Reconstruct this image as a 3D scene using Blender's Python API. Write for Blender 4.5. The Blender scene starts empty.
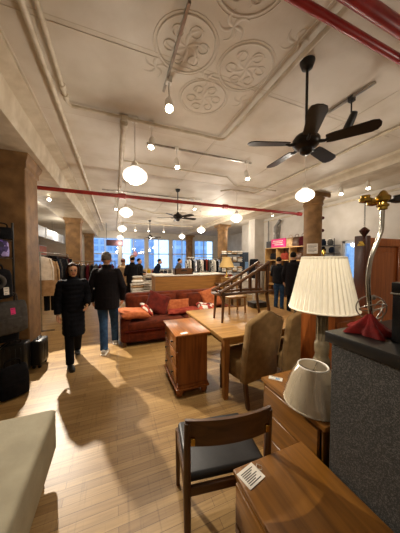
import bpy, bmesh, math, random
from mathutils import Vector, Matrix, Euler
random.seed(7)
S = bpy.context.scene
COL = S.collection
PI = math.pi
R = math.radians

# ------------------------------------------------------------------ materials
def lin(h):
    h = h.lstrip('#')
    o = []
    for i in (0, 2, 4):
        v = int(h[i:i+2], 16) / 255
        o.append(v/12.92 if v <= .04045 else ((v+.055)/1.055)**2.4)
    return (*o, 1)
MATS = {}
def nodes(name):
    m = bpy.data.materials.new(name); m.use_nodes = True
    nt = m.node_tree
    return m, nt, nt.nodes['Principled BSDF']
def coords(nt, scale=(1, 1, 1), rot=(0, 0, 0)):
    tc = nt.nodes.new('ShaderNodeTexCoord'); mp = nt.nodes.new('ShaderNodeMapping')
    mp.inputs['Scale'].default_value = scale; mp.inputs['Rotation'].default_value = rot
    nt.links.new(tc.outputs['Object'], mp.inputs['Vector'])
    return mp.outputs['Vector']
def plain(name, c, c2=None, rough=.6, metal=0, scale=8, bump=0, bscale=None, sheen=0, spec=None):
    if name in MATS: return MATS[name]
    m, nt, p = nodes(name)
    n = nt.nodes.new('ShaderNodeTexNoise'); n.inputs['Scale'].default_value = scale; n.inputs['Detail'].default_value = 5
    v = coords(nt); nt.links.new(v, n.inputs['Vector'])
    r = nt.nodes.new('ShaderNodeValToRGB')
    a = lin(c); b = lin(c2) if c2 else tuple(x*.82 for x in a[:3])+(1,)
    r.color_ramp.elements[0].color = b; r.color_ramp.elements[1].color = a
    r.color_ramp.elements[0].position = .35; r.color_ramp.elements[1].position = .65
    nt.links.new(n.outputs['Fac'], r.inputs['Fac']); nt.links.new(r.outputs['Color'], p.inputs['Base Color'])
    p.inputs['Roughness'].default_value = rough; p.inputs['Metallic'].default_value = metal
    if sheen: p.inputs['Sheen Weight'].default_value = sheen*.2
    if spec is not None or rough >= .8: p.inputs['Specular IOR Level'].default_value = .12 if spec is None else spec
    if bump:
        n2 = nt.nodes.new('ShaderNodeTexNoise'); n2.inputs['Scale'].default_value = bscale or scale*4
        nt.links.new(v, n2.inputs['Vector'])
        b_ = nt.nodes.new('ShaderNodeBump'); b_.inputs['Strength'].default_value = bump; b_.inputs['Distance'].default_value = .02
        nt.links.new(n2.outputs['Fac'], b_.inputs['Height']); nt.links.new(b_.outputs['Normal'], p.inputs['Normal'])
    MATS[name] = m
    return m
def wood(name, c, c2, axis='x', rough=.4, scale=6):
    if name in MATS: return MATS[name]
    m, nt, p = nodes(name)
    sc = {'x': (.6, 9, 9), 'y': (9, .6, 9), 'z': (9, 9, .6)}[axis]
    v = coords(nt, sc)
    n = nt.nodes.new('ShaderNodeTexNoise'); n.inputs['Scale'].default_value = scale*.5
    n.inputs['Detail'].default_value = 8; n.inputs['Distortion'].default_value = .8
    nt.links.new(v, n.inputs['Vector'])
    r = nt.nodes.new('ShaderNodeValToRGB')
    r.color_ramp.elements[0].color = lin(c2); r.color_ramp.elements[1].color = lin(c)
    r.color_ramp.elements[0].position = .32; r.color_ramp.elements[1].position = .62
    nt.links.new(n.outputs['Fac'], r.inputs['Fac']); nt.links.new(r.outputs['Color'], p.inputs['Base Color'])
    p.inputs['Roughness'].default_value = rough
    b_ = nt.nodes.new('ShaderNodeBump'); b_.inputs['Strength'].default_value = .08
    nt.links.new(n.outputs['Fac'], b_.inputs['Height']); nt.links.new(b_.outputs['Normal'], p.inputs['Normal'])
    MATS[name] = m
    return m
def speckle(name, cols, scale, rough=.7):
    """voronoi cells in several colours: prints, granite, mixed weave"""
    m, nt, p = nodes(name)
    v = coords(nt)
    vo = nt.nodes.new('ShaderNodeTexVoronoi'); vo.inputs['Scale'].default_value = scale
    nt.links.new(v, vo.inputs['Vector'])
    r = nt.nodes.new('ShaderNodeValToRGB'); r.color_ramp.interpolation = 'CONSTANT'
    r.color_ramp.elements.remove(r.color_ramp.elements[1])
    r.color_ramp.elements[0].color = lin(cols[0])
    for i, c in enumerate(cols[1:]):
        e = r.color_ramp.elements.new((i+1)/len(cols)); e.color = lin(c)
    sp = nt.nodes.new('ShaderNodeSeparateColor')
    nt.links.new(vo.outputs['Color'], sp.inputs[0]); nt.links.new(sp.outputs[0], r.inputs['Fac'])
    nt.links.new(r.outputs['Color'], p.inputs['Base Color']); p.inputs['Roughness'].default_value = rough
    return m
def glow(name, c, s):
    m, nt, p = nodes(name)
    p.inputs['Base Color'].default_value = lin(c); p.inputs['Emission Color'].default_value = lin(c)
    p.inputs['Emission Strength'].default_value = s; p.inputs['Roughness'].default_value = .3
    return m
def cloth_thin(name, c, c2, t=.35, scale=30, rough=.8):
    """lampshade cloth: diffuse mixed with translucent"""
    m, nt, p = nodes(name)
    v = coords(nt)
    n = nt.nodes.new('ShaderNodeTexNoise'); n.inputs['Scale'].default_value = scale
    nt.links.new(v, n.inputs['Vector'])
    r = nt.nodes.new('ShaderNodeValToRGB'); r.color_ramp.elements[0].color = lin(c2); r.color_ramp.elements[1].color = lin(c)
    nt.links.new(n.outputs['Fac'], r.inputs['Fac']); nt.links.new(r.outputs['Color'], p.inputs['Base Color'])
    p.inputs['Roughness'].default_value = rough
    tr = nt.nodes.new('ShaderNodeBsdfTranslucent'); nt.links.new(r.outputs['Color'], tr.inputs['Color'])
    mx = nt.nodes.new('ShaderNodeMixShader'); mx.inputs[0].default_value = t
    nt.links.new(p.outputs[0], mx.inputs[1]); nt.links.new(tr.outputs[0], mx.inputs[2])
    nt.links.new(mx.outputs[0], nt.nodes['Material Output'].inputs['Surface'])
    return m
def sheet_glass(name, mixf=.1, tint='ffffff', rough=.02):
    m, nt, p = nodes(name)
    t = nt.nodes.new('ShaderNodeBsdfTransparent'); t.inputs[0].default_value = lin(tint)
    g = nt.nodes.new('ShaderNodeBsdfGlossy'); g.inputs['Roughness'].default_value = rough
    mx = nt.nodes.new('ShaderNodeMixShader'); mx.inputs[0].default_value = mixf
    nt.links.new(t.outputs[0], mx.inputs[1]); nt.links.new(g.outputs[0], mx.inputs[2])
    nt.links.new(mx.outputs[0], nt.nodes['Material Output'].inputs['Surface'])
    return m

def floor_mat():
    m, nt, p = nodes('oak strip floor')
    v = coords(nt)
    br = nt.nodes.new('ShaderNodeTexBrick')
    br.offset = .37; br.offset_frequency = 2
    br.inputs['Scale'].default_value = 1; br.inputs['Brick Width'].default_value = .95; br.inputs['Row Height'].default_value = .062
    br.inputs['Mortar Size'].default_value = .0012; br.inputs['Bias'].default_value = -.1
    br.inputs['Color1'].default_value = lin('b08d58'); br.inputs['Color2'].default_value = lin('8d6a3a'); br.inputs['Mortar'].default_value = lin('5f4424')
    nt.links.new(v, br.inputs['Vector'])
    v2 = coords(nt, (1.2, 22, 1))
    n = nt.nodes.new('ShaderNodeTexNoise'); n.inputs['Scale'].default_value = 3; n.inputs['Detail'].default_value = 6
    nt.links.new(v2, n.inputs['Vector'])
    mx = nt.nodes.new('ShaderNodeMix'); mx.data_type = 'RGBA'; mx.blend_type = 'MULTIPLY'; mx.inputs['Factor'].default_value = .55
    r = nt.nodes.new('ShaderNodeValToRGB'); r.color_ramp.elements[0].color = (.45, .42, .38, 1); r.color_ramp.elements[1].color = (1, 1, 1, 1)
    r.color_ramp.elements[0].position = .3; r.color_ramp.elements[1].position = .6
    nt.links.new(n.outputs['Fac'], r.inputs['Fac'])
    nt.links.new(br.outputs['Color'], mx.inputs['A']); nt.links.new(r.outputs['Color'], mx.inputs['B'])
    # worn scratches across the strips
    v3 = coords(nt, (30, 1.5, 1), (0, 0, .12))
    n3 = nt.nodes.new('ShaderNodeTexNoise'); n3.inputs['Scale'].default_value = 1.5; n3.inputs['Detail'].default_value = 3
    nt.links.new(v3, n3.inputs['Vector'])
    r3 = nt.nodes.new('ShaderNodeValToRGB'); r3.color_ramp.elements[0].color = (.5, .46, .4, 1); r3.color_ramp.elements[1].color = (1, 1, 1, 1)
    r3.color_ramp.elements[0].position = .3; r3.color_ramp.elements[1].position = .42
    nt.links.new(n3.outputs['Fac'], r3.inputs['Fac'])
    m2 = nt.nodes.new('ShaderNodeMix'); m2.data_type = 'RGBA'; m2.blend_type = 'MULTIPLY'; m2.inputs['Factor'].default_value = .5
    nt.links.new(mx.outputs['Result'], m2.inputs['A']); nt.links.new(r3.outputs['Color'], m2.inputs['B'])
    nt.links.new(m2.outputs['Result'], p.inputs['Base Color'])
    p.inputs['Roughness'].default_value = .42
    b_ = nt.nodes.new('ShaderNodeBump'); b_.inputs['Strength'].default_value = .25; b_.inputs['Distance'].default_value = .004
    nt.links.new(m2.outputs['Result'], b_.inputs['Height']); nt.links.new(b_.outputs['Normal'], p.inputs['Normal'])
    return m
def ceiling_mat():
    m, nt, p = nodes('pressed tin ceiling paint')
    v = coords(nt)
    v.node.inputs['Location'].default_value = (1.55, .43, 0)
    br = nt.nodes.new('ShaderNodeTexBrick'); br.offset = 0
    br.inputs['Scale'].default_value = 1; br.inputs['Brick Width'].default_value = 3.1; br.inputs['Row Height'].default_value = 1.24
    br.inputs['Mortar Size'].default_value = .006; br.inputs['Mortar Smooth'].default_value = .6
    br.inputs['Color1'].default_value = lin('e2dacd'); br.inputs['Color2'].default_value = lin('dcd3c4'); br.inputs['Mortar'].default_value = lin('d0c4b0')
    nt.links.new(v, br.inputs['Vector'])
    n = nt.nodes.new('ShaderNodeTexNoise'); n.inputs['Scale'].default_value = 2.2; n.inputs['Detail'].default_value = 8
    nt.links.new(v, n.inputs['Vector'])
    r = nt.nodes.new('ShaderNodeValToRGB'); r.color_ramp.elements[0].color = (.72, .66, .56, 1); r.color_ramp.elements[1].color = (1, 1, 1, 1)
    r.color_ramp.elements[0].position = .35; r.color_ramp.elements[1].position = .6
    nt.links.new(n.outputs['Fac'], r.inputs['Fac'])
    mx = nt.nodes.new('ShaderNodeMix'); mx.data_type = 'RGBA'; mx.blend_type = 'MULTIPLY'; mx.inputs['Factor'].default_value = .5
    nt.links.new(br.outputs['Color'], mx.inputs['A']); nt.links.new(r.outputs['Color'], mx.inputs['B'])
    nt.links.new(mx.outputs['Result'], p.inputs['Base Color'])
    p.inputs['Roughness'].default_value = .55
    n2 = nt.nodes.new('ShaderNodeTexNoise'); n2.inputs['Scale'].default_value = 9; n2.inputs['Detail'].default_value = 4
    nt.links.new(v, n2.inputs['Vector'])
    ad = nt.nodes.new('ShaderNodeMath'); ad.operation = 'MULTIPLY_ADD'; ad.inputs[1].default_value = .35
    nt.links.new(n2.outputs['Fac'], ad.inputs[0]); nt.links.new(br.outputs['Fac'], ad.inputs[2])
    b_ = nt.nodes.new('ShaderNodeBump'); b_.inputs['Strength'].default_value = .35; b_.inputs['Distance'].default_value = .02
    nt.links.new(ad.outputs[0], b_.inputs['Height']); nt.links.new(b_.outputs['Normal'], p.inputs['Normal'])
    return m
def skin_mat(name, c, scale, eyes=True):
    """skin with eyes, brows and lips placed on the head in the figure's own space"""
    m, nt, p = nodes(name)
    tc = nt.nodes.new('ShaderNodeTexCoord')
    last = None
    base = nt.nodes.new('ShaderNodeRGB'); base.outputs[0].default_value = lin(c); last = base.outputs[0]
    spots = [((-.034, -.1, 1.595), .014, '20140f'), ((.034, -.1, 1.595), .014, '20140f'),
             ((-.036, -.1, 1.622), .012, '2a1a12'), ((.036, -.1, 1.622), .012, '2a1a12'),
             ((-.012, -.11, 1.528), .013, '8d3c36'), ((.012, -.11, 1.528), .013, '8d3c36')]
    for co, r, cc in spots:
        d = nt.nodes.new('ShaderNodeVectorMath'); d.operation = 'DISTANCE'; d.inputs[1].default_value = [k*scale for k in co]
        nt.links.new(tc.outputs['Object'], d.inputs[0])
        l = nt.nodes.new('ShaderNodeMath'); l.operation = 'LESS_THAN'; l.inputs[1].default_value = r*scale*1.25
        nt.links.new(d.outputs['Value'], l.inputs[0])
        mx = nt.nodes.new('ShaderNodeMix'); mx.data_type = 'RGBA'
        nt.links.new(l.outputs[0], mx.inputs['Factor']); nt.links.new(last, mx.inputs['A']); mx.inputs['B'].default_value = lin(cc)
        last = mx.outputs['Result']
    nt.links.new(last, p.inputs['Base Color']); p.inputs['Roughness'].default_value = .5
    p.inputs['Subsurface Weight'].default_value = .08
    return m

# ------------------------------------------------------------------ mesh builder
class B:
    def __init__(s): s.bm = bmesh.new()
    def _merge(s, t, mat=None):
        me = bpy.data.meshes.new('t')
        if mat is not None: bmesh.ops.transform(t, matrix=mat, verts=t.verts)
        t.to_mesh(me); t.free(); s.bm.from_mesh(me); bpy.data.meshes.remove(me)
        return s
    def box(s, x0, x1, y0, y1, z0, z1, bev=0, seg=2, mat=None):
        t = bmesh.new(); bmesh.ops.create_cube(t, size=1)
        for v in t.verts:
            v.co = Vector((x0+(v.co.x+.5)*(x1-x0), y0+(v.co.y+.5)*(y1-y0), z0+(v.co.z+.5)*(z1-z0)))
        if bev: bmesh.ops.bevel(t, geom=t.edges[:], offset=bev, segments=seg, affect='EDGES', profile=.5)
        return s._merge(t, mat)
    def loft(s, rings, cap=True, mat=None):
        t = bmesh.new(); vs = [[t.verts.new(p) for p in r] for r in rings]
        n = len(rings[0])
        for a, b in zip(vs, vs[1:]):
            for i in range(n):
                t.faces.new((a[i], a[(i+1) % n], b[(i+1) % n], b[i]))
        if cap:
            t.faces.new(vs[0][::-1]); t.faces.new(vs[-1])
        bmesh.ops.recalc_face_normals(t, faces=t.faces)
        return s._merge(t, mat)
    def tube(s, pts, r, n=8, flat=1, mat=None):
        pts = [Vector(p) for p in pts]
        rs = r if isinstance(r, (list, tuple)) else [r]*len(pts)
        rings = []; prev = None
        for i, p in enumerate(pts):
            d = (pts[min(i+1, len(pts)-1)] - pts[max(i-1, 0)]).normalized()
            if prev is None:
                u = d.cross(Vector((0, 0, 1)))
                if u.length < .05: u = d.cross(Vector((0, 1, 0)))
            else: u = prev - d*prev.dot(d)
            u.normalize(); prev = u; w = d.cross(u)
            rings.append([p + u*(math.cos(2*PI*k/n)*rs[i]) + w*(math.sin(2*PI*k/n)*rs[i]*flat) for k in range(n)])
        return s.loft(rings, True, mat)
    def lathe(s, prof, c=(0, 0, 0), n=24, wob=None, cap=True, mat=None):
        rings = []
        for r, z in prof:
            rings.append([(c[0]+(r+(wob(a, z) if wob else 0))*math.cos(a), c[1]+(r+(wob(a, z) if wob else 0))*math.sin(a), c[2]+z) for a in [2*PI*k/n for k in range(n)]])
        return s.loft(rings, cap, mat)
    def ball(s, c, r, u=14, v=9, mat=None):
        if not isinstance(r, (list, tuple)): r = (r, r, r)
        rings = [[(c[0]+r[0]*math.sin(f)*math.cos(a), c[1]+r[1]*math.sin(f)*math.sin(a), c[2]+r[2]*math.cos(f)) for a in [2*PI*k/u for k in range(u)]]
                 for f in [PI*(.03+.94*j/v) for j in range(v+1)]]
        return s.loft(rings, True, mat)
    def ring(s, c, rad, r, axis=(0, 0, 1), n=28, m=8, a0=0, a1=2*PI):
        q = Vector(axis).to_track_quat('Z', 'Y').to_matrix()
        full = abs(a1-a0-2*PI) < 1e-6
        pts = [Vector(c) + q @ Vector((rad*math.cos(a0+(a1-a0)*k/n), rad*math.sin(a0+(a1-a0)*k/n), 0)) for k in range(n+1)]
        return s.tube(pts, r, m)
    def pillow(s, w, d, h, mat=None, n=12, pw=.5, wr=.0):
        t = bmesh.new(); g = {}
        for sgn in (1, -1):
            for i in range(n+1):
                for j in range(n+1):
                    u = -1+2*i/n; v = -1+2*j/n
                    edge = i in (0, n) or j in (0, n)
                    if edge and sgn < 0: g[sgn, i, j] = g[1, i, j]; continue
                    k = 1-.06*(abs(u*v)) if edge else 1
                    pin = 1 - .07*(1-abs(u)**2)*(abs(v)**6) ; pin2 = 1 - .07*(1-abs(v)**2)*(abs(u)**6)
                    z = sgn*h/2*max(0, (1-u**4)*(1-v**4))**pw + wr*math.sin(5*u+2*v)*math.sin(4*v+1)*(0 if edge else 1)
                    g[sgn, i, j] = t.verts.new((u*w/2*pin2, v*d/2*pin, z))
        for sgn in (1, -1):
            for i in range(n):
                for j in range(n):
                    f = [g[sgn, i, j], g[sgn, i+1, j], g[sgn, i+1, j+1], g[sgn, i, j+1]]
                    t.faces.new(f if sgn > 0 else f[::-1])
        return s._merge(t, mat)
    def done(s, name, mat, parent=None, loc=None, ang=40, smooth=True):
        bmesh.ops.recalc_face_normals(s.bm, faces=s.bm.faces)
        me = bpy.data.meshes.new(name); s.bm.to_mesh(me); s.bm.free()
        return link(name, me, mat, parent, loc, ang, smooth)
def link(name, me, mat, parent=None, loc=None, ang=40, smooth=True):
    if smooth and len(me.polygons):
        me.polygons.foreach_set('use_smooth', [True]*len(me.polygons))
        me.set_sharp_from_angle(angle=R(ang))
    me.materials.clear(); me.materials.append(mat)
    o = bpy.data.objects.new(name, me); COL.objects.link(o)
    if parent: o.parent = parent
    if loc: o.location = loc
    return o
def tag(o, label, cat, group=None, kind=None):
    if label: o['label'] = label
    if cat: o['category'] = cat
    if group: o['group'] = group
    if kind: o['kind'] = kind
    return o
def thing(name, label, cat, loc=(0, 0, 0), rz=0, group=None):
    o = bpy.data.objects.new(name, None); COL.objects.link(o)
    o.location = loc; o.rotation_euler = (0, 0, rz); o.empty_display_size = .1
    return tag(o, label, cat, group)
def struct(name, b, mat, label=None, loc=None, **k):
    o = b.done(name, mat, None, loc, **k); o['kind'] = 'structure'
    if label: o['label'] = label
    return o
def dup(root, loc, rz=None, label=None, group=None, sc=None):
    def cp(o, par):
        c = o.copy(); COL.objects.link(c)
        if par: c.parent = par
        for ch in o.children: cp(ch, c)
        return c
    c = cp(root, None); c.location = loc
    if rz is not None: c.rotation_euler = (0, 0, rz)
    if label: c['label'] = label
    if group: c['group'] = group
    if sc: c.scale = sc
    return c
def remesh(b, voxel, smooth=4):
    me = bpy.data.meshes.new('rm'); bmesh.ops.recalc_face_normals(b.bm, faces=b.bm.faces); b.bm.to_mesh(me); b.bm.free()
    o = bpy.data.objects.new('rm', me); COL.objects.link(o)
    m = o.modifiers.new('r', 'REMESH'); m.mode = 'VOXEL'; m.voxel_size = voxel
    if smooth:
        k = o.modifiers.new('s', 'SMOOTH'); k.iterations = smooth; k.factor = .5
    dg = bpy.context.evaluated_depsgraph_get(); dg.update()
    out = bpy.data.meshes.new_from_object(o.evaluated_get(dg))
    bpy.data.objects.remove(o); bpy.data.meshes.remove(me)
    return out
def RT(loc, rx=0, ry=0, rz=0):
    return Matrix.Translation(loc) @ Euler((rx, ry, rz)).to_matrix().to_4x4()

# ------------------------------------------------------------------ shared materials
M_floor = floor_mat(); M_ceil = ceiling_mat()
M_white = plain('white wall paint', 'd9d3ca', 'cdc6bb', .75, scale=3, bump=.05)
M_cream = plain('cream beam paint', 'd3c6b0', 'bfb096', .6, scale=5, bump=.12, bscale=25)
M_col = plain('tan column paint', '957044', '745430', .7, scale=5, bump=.25, bscale=20)
M_red = plain('red pipe paint', 'a32a26', '861d1c', .35)
M_pipe = plain('cream pipe paint', 'd8ccb6', 'c2b49a', .45, scale=9)
M_black = plain('black satin metal', '17140f', '0f0d0b', .4)
M_dark = plain('black cloth', '1b1a1d', '101013', .85, scale=20, bump=.2)
M_grey = plain('grey cloth', '5a5754', '474441', .85, scale=20)
M_steel = plain('brushed steel', 'b9b4a8', '98928a', .3, 1)
M_chrome = plain('chrome', 'c9c4b8', 'a8a298', .18, 1)
M_brass = plain('polished brass', 'c7a350', '8d6f2e', .25, 1)
M_paper = plain('white card', 'efeae0', 'e3ddd0', .7)
M_ink = plain('dark printed ink', '3a3632', '2a2724', .8)
M_globe = glow('opal globe glass lit', 'fff4e2', 1.7)
M_bulb = glow('lit lamp face', 'fff0d0', 40)
M_cherry = wood('cherry wood', '9a5a26', '764018', 'z', .35)
M_cherry_x = wood('cherry wood along', 'a6662e', '824a1c', 'y', .3)
M_oak = wood('oak table wood', 'ad8248', '8a6231', 'x', .35)
M_teak = wood('teak wood', '8c5c22', '6c4416', 'y', .34)
M_teak_z = wood('teak wood upright', '7f531c', '623e12', 'z', .35)
M_dkwood = wood('dark walnut wood', '5c3a1d', '3f2511', 'x', .35)
M_dkwood_z = wood('dark walnut upright', '5c3a1d', '3f2511', 'z', .35)
M_mahog = wood('mahogany panel', 'a05a2a', '7d411c', 'z', .3)
M_mahog_d = wood('mahogany dark', '5a2d16', '43200f', 'z', .35)
M_tan = plain('tan slipcover linen', '8c6f48', '7a603c', .9, scale=14, bump=.15, bscale=90, sheen=.2)
M_rust = plain('rust chenille', '65280f', '481a0a', .85, scale=10, bump=.25, bscale=60, sheen=.3)
M_rust_d = plain('dark wine velvet', '651e12', '48130b', .8, scale=10, bump=.2, sheen=.4)
M_orange = plain('apricot cushion cloth', 'b0633a', '964d2a', .85, scale=16, bump=.2, sheen=.2)
M_coral = plain('coral blanket', '98402f', '7b2d21', .85, scale=16, bump=.3)
M_bed = plain('pale grey upholstery', 'a39b84', '968e78', .8, scale=6, bump=.1, bscale=80)
M_shade = cloth_thin('pleated ivory shade', 'fff9e8', 'f6eed6', .25)
M_shade2 = cloth_thin('cream shade', 'f2ebdc', 'e4dac6', .3)
M_print = speckle('red floral print', ['d8c8b4', 'a52f22', 'e6ddd0', '5d241c', 'c45a3c'], 14, .85)
M_granite = speckle('charcoal mottled laminate', ['383734', '474542', '2a2927', '5d5a56', '32312e'], 260, .6)
M_redcloth = plain('red silk', '640f0c', '450a08', .7, scale=12, spec=.1, bump=.2)
M_pink = plain('hot pink card', 'ee2f86', 'e02478', .6)
M_beige = plain('beige coat cloth', 'c1a27c', 'a98a64', .9, scale=12, bump=.1)
M_linen = plain('white linen', 'e6e0d4', 'd2cabc', .9, scale=12, bump=.2)
M_purple = speckle('purple patterned cloth', ['3a2468', '1c1238', '6b51a8', '2a1a50', '9d8fcc'], 22, .7)
M_maroon = plain('maroon cloth', '5c1a24', '451018', .9, scale=12)
M_jean = plain('blue denim', '35506e', '263a54', .85, scale=14, bump=.15)
M_navy = plain('navy cloth', '1c2434', '141a28', .85, scale=14)
M_bluegrey = plain('blue grey door paint', '2c3a4c', '243142', .5)
M_paleblue = plain('light blue sign', '8fb6e0', '7aa2d0', .6)  # own light blue of the notice and the tag patch
M_glass = sheet_glass('window glass', .08)
M_film = sheet_glass('clear plastic film', .22, 'f4f0e8', .12)
M_wframe = plain('white window frame', 'd8dce0', 'c8ccd2', .5)

# ------------------------------------------------------------------ camera, world, render look
H = 1.65; F = 215.0
yaw = math.atan(85/F); pit = math.atan(7.5/F)
cd = bpy.data.cameras.new('camera'); cam = bpy.data.objects.new('camera', cd); COL.objects.link(cam)
cam.location = (0, 0, H); cam.rotation_euler = (PI/2 - pit, 0, -yaw)
cd.sensor_fit = 'VERTICAL'; cd.sensor_height = 36; cd.lens = F/533*36; cd.clip_start = .03
S.camera = cam
S.view_settings.view_transform = 'Standard'; S.view_settings.look = 'None'; S.view_settings.gamma = 1
S.view_settings.exposure = -0.15
W = bpy.data.worlds.new('sky'); S.world = W; W.use_nodes = True
bg = W.node_tree.nodes['Background']; bg.inputs[0].default_value = (.42, .68, 1.0, 1); bg.inputs[1].default_value = 2.9

# ------------------------------------------------------------------ room shell
CZ = 3.55
XL, XR, YF, YB = -5.0, 6.74, -2.5, 16.0
XR2, YJ = 8.6, 10.4
def face_box(*a): return B().box(*a)
struct('floor', B().box(XL, XR2, YF, YB, -.1, 0), M_floor, smooth=False)
struct('ceiling', B().box(XL, XR2, YF, YB, CZ, CZ+.1), M_ceil, smooth=False)
struct('wall_left', B().box(XL-.15, XL, YF, YB, 0, CZ), M_white, smooth=False)
wr = B(); wr.box(XR, XR+.15, YF, 4.05, 0, CZ); wr.box(XR, XR+.15, 4.05, 4.72, 0, 1.0); wr.box(XR, XR+.15, 4.05, 4.72, 2.22, CZ)
wr.box(XR, XR+.15, 4.72, YJ, 0, CZ); wr.box(XR, XR2, YJ, YJ+.15, 0, CZ)
struct('wall_right', wr, M_white, smooth=False)
struct('wall_right_recess', B().box(XR2, XR2+.15, YJ, YB, 0, CZ), M_white, smooth=False)
struct('wall_front', B().box(XL, XR2, YF-.15, YF, 0, CZ), M_white, smooth=False)
wb = B(); wb.box(XL, XR2, YB, YB+.2, 0, .85); wb.box(XL, XR2, YB, YB+.2, 3.15, CZ); wb.box(XL, -1.5, YB, YB+.2, .85, 3.15)
WX = [-1.5, .35, 2.15, 3.95, 5.75, 7.6]
for k in range(1, 6): wb.box(WX[k]-.09, WX[k]+.09 if k < 5 else XR2, YB, YB+.2, .85, 3.15)
struct('wall_back', wb, M_white, smooth=False)
for k in range(5):
    x0 = WX[k]+(.09 if k else 0); x1 = WX[k+1]-.09
    b = B(); y0, y1 = YB+.05, YB+.12
    b.box(x0, x0+.07, y0, y1, .85, 3.15); b.box(x1-.07, x1, y0, y1, .85, 3.15); b.box(x0, x1, y0, y1, .85, .93); b.box(x0, x1, y0, y1, 3.07, 3.15)
    b.box(x0, x1, y0, y1, 1.98, 2.05); xm = (x0+x1)/2; b.box(xm-.03, xm+.03, y0, y1, .9, 3.1)
    w = struct(f'window_{k+1}', b, M_wframe, ['shop window furthest left in the back wall, behind the man', 'second shop window from the left in the back wall', 'middle shop window in the back wall', 'fourth shop window from the left in the back wall', 'shop window furthest right in the back wall, behind the rear column'][k])
    g = B().box(x0+.05, x1-.05, YB+.08, YB+.09, .9, 3.1).done('pane', M_glass, w, smooth=False)
# small window in the right wall
b = B(); b.box(XR+.02, XR+.1, 4.05, 4.12, 1.0, 2.22); b.box(XR+.02, XR+.1, 4.65, 4.72, 1.0, 2.22); b.box(XR+.02, XR+.1, 4.05, 4.72, 2.14, 2.22); b.box(XR+.02, XR+.1, 4.05, 4.72, 1.0, 1.06)
w = struct('window_6', b, M_wframe, 'small bright window in the right wall beside the mahogany headboard')
B().box(XR+.05, XR+.06, 4.1, 4.7, 1.04, 2.16).done('pane', M_glass, w, smooth=False)
for nm, bb in (('baseboard_left', (XL, XL+.02, YF, YB, 0, .12)), ('baseboard_right', (XR-.02, XR, YF, YJ, 0, .12)), ('baseboard_back', (XL, XR2, YB-.02, YB, 0, .12))):
    struct(nm, B().box(*bb), M_wframe, smooth=False)
# street outside
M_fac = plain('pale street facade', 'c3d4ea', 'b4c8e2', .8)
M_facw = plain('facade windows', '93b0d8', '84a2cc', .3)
def facade(x0, x1, y, h, label, cols, rows, m):
    t = thing('street_building', label, 'building', ((x0+x1)/2, y, 0))
    w_ = x1-x0
    B().box(-w_/2, w_/2, 0, 3, 0, h).done('wall', m, t, smooth=False)
    fr = B()
    for i in range(cols):
        for j in range(rows):
            cx = -w_/2+w_*(i+.5)/cols; cz = h*(j+.5)/rows
            fr.box(cx-w_/cols*.33, cx+w_/cols*.33, -.06, .05, cz-h/rows*.34, cz+h/rows*.34)
    tag(fr.done('window_grid', M_facw, t, smooth=False), None, None)
facade(-4.2, .6, 30, 6.0, 'blue building with a dense window grid seen through the leftmost shop window', 6, 7, M_fac)
facade(2.2, 5.2, 31, 12, 'tall deep blue building seen through the middle shop windows', 3, 3, M_facw)
facade(8, 13, 30, 5, 'pale building seen through the right-hand shop windows', 4, 3, M_fac)
fe = thing('street_building', 'pale building outside the small right-hand window', 'building', (11.5, 6.0, 0), R(-90))
B().box(-6, 6, 0, 3, 0, 7).done('wall', M_fac, fe, smooth=False)
b = B()
for i in range(8):
    for j in range(4): b.box(-5.5+i*1.45, -4.6+i*1.45, -.06, .05, .8+j*1.6, 1.9+j*1.6)
b.done('window_grid', M_facw, fe, smooth=False)
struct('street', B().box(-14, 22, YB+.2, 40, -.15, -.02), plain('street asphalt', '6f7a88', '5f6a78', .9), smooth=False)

# beams
def beam(x0, x1, y0, y1, zb, cove=.2):
    """beam along Y with coved shoulders"""
    b = B()
    prof = [(x0-cove, CZ+.02), (x0-cove, CZ-.05), (x0-.05, CZ-.09), (x0-.02, zb+.05), (x0, zb), (x1, zb), (x1+.02, zb+.05), (x1+.05, CZ-.09), (x1+cove, CZ-.05), (x1+cove, CZ+.02)]
    b.loft([[(x, y0, z) for x, z in prof], [(x, y1, z) for x, z in prof]])
    return b
struct('trim_1', beam(-1.85, -1.06, YF, YB, 3.17), M_cream, 'cream coved ceiling beam over the left row of columns', ang=20)
struct('trim_2', beam(4.75, 5.35, YF, YB, 3.38, .14), M_cream, 'cream coved ceiling beam over the right row of columns', ang=20)
# pressed-tin medallions
b = B()
def leaf(b, cx, cy, a, L):
    pts = [(cx+math.cos(a+.9*t*t)*L*t, cy+math.sin(a+.9*t*t)*L*t, CZ) for t in [k/6 for k in range(7)]]
    b.tube(pts, [.005, .014, .018, .018, .015, .01, .004], 6, .4)
for cx, cy in ((.88, 1.25), (1.24, 1.9), (.62, 1.9), (1.0, 2.42)):
    b.ring((cx, cy, CZ), .26, .009); b.ring((cx, cy, CZ), .29, .004)
    for k in range(6):
        leaf(b, cx, cy, k*PI/3+.2, .21)
        a = k*PI/3; b.ring((cx+.15*math.cos(a+.8), cy+.15*math.sin(a+.8), CZ), .05, .008, n=12, m=6)
for k in range(5):
    for cx, cy in ((.93, 1.6), (1.5, 1.5), (.93, 2.15), (1.45, 2.3), (.4, 2.2)):
        leaf(b, cx, cy, k*2*PI/5+cx, .13)
struct('trim_3', b, M_ceil, 'embossed scroll medallions pressed into the tin ceiling')
b = B()
for x in (-.85, 1.52, 3.0):
    b.tube([(x, YF, CZ), (x, YB, CZ)], .008, 6)
for y in (-.6, 2.1, 5.0, 8.0, 11.0):
    b.tube([(-.95, y, CZ), (4.0, y, CZ)], .006, 6)
struct('trim_4', b, M_ceil, 'raised seams between the tin ceiling panels')

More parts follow.
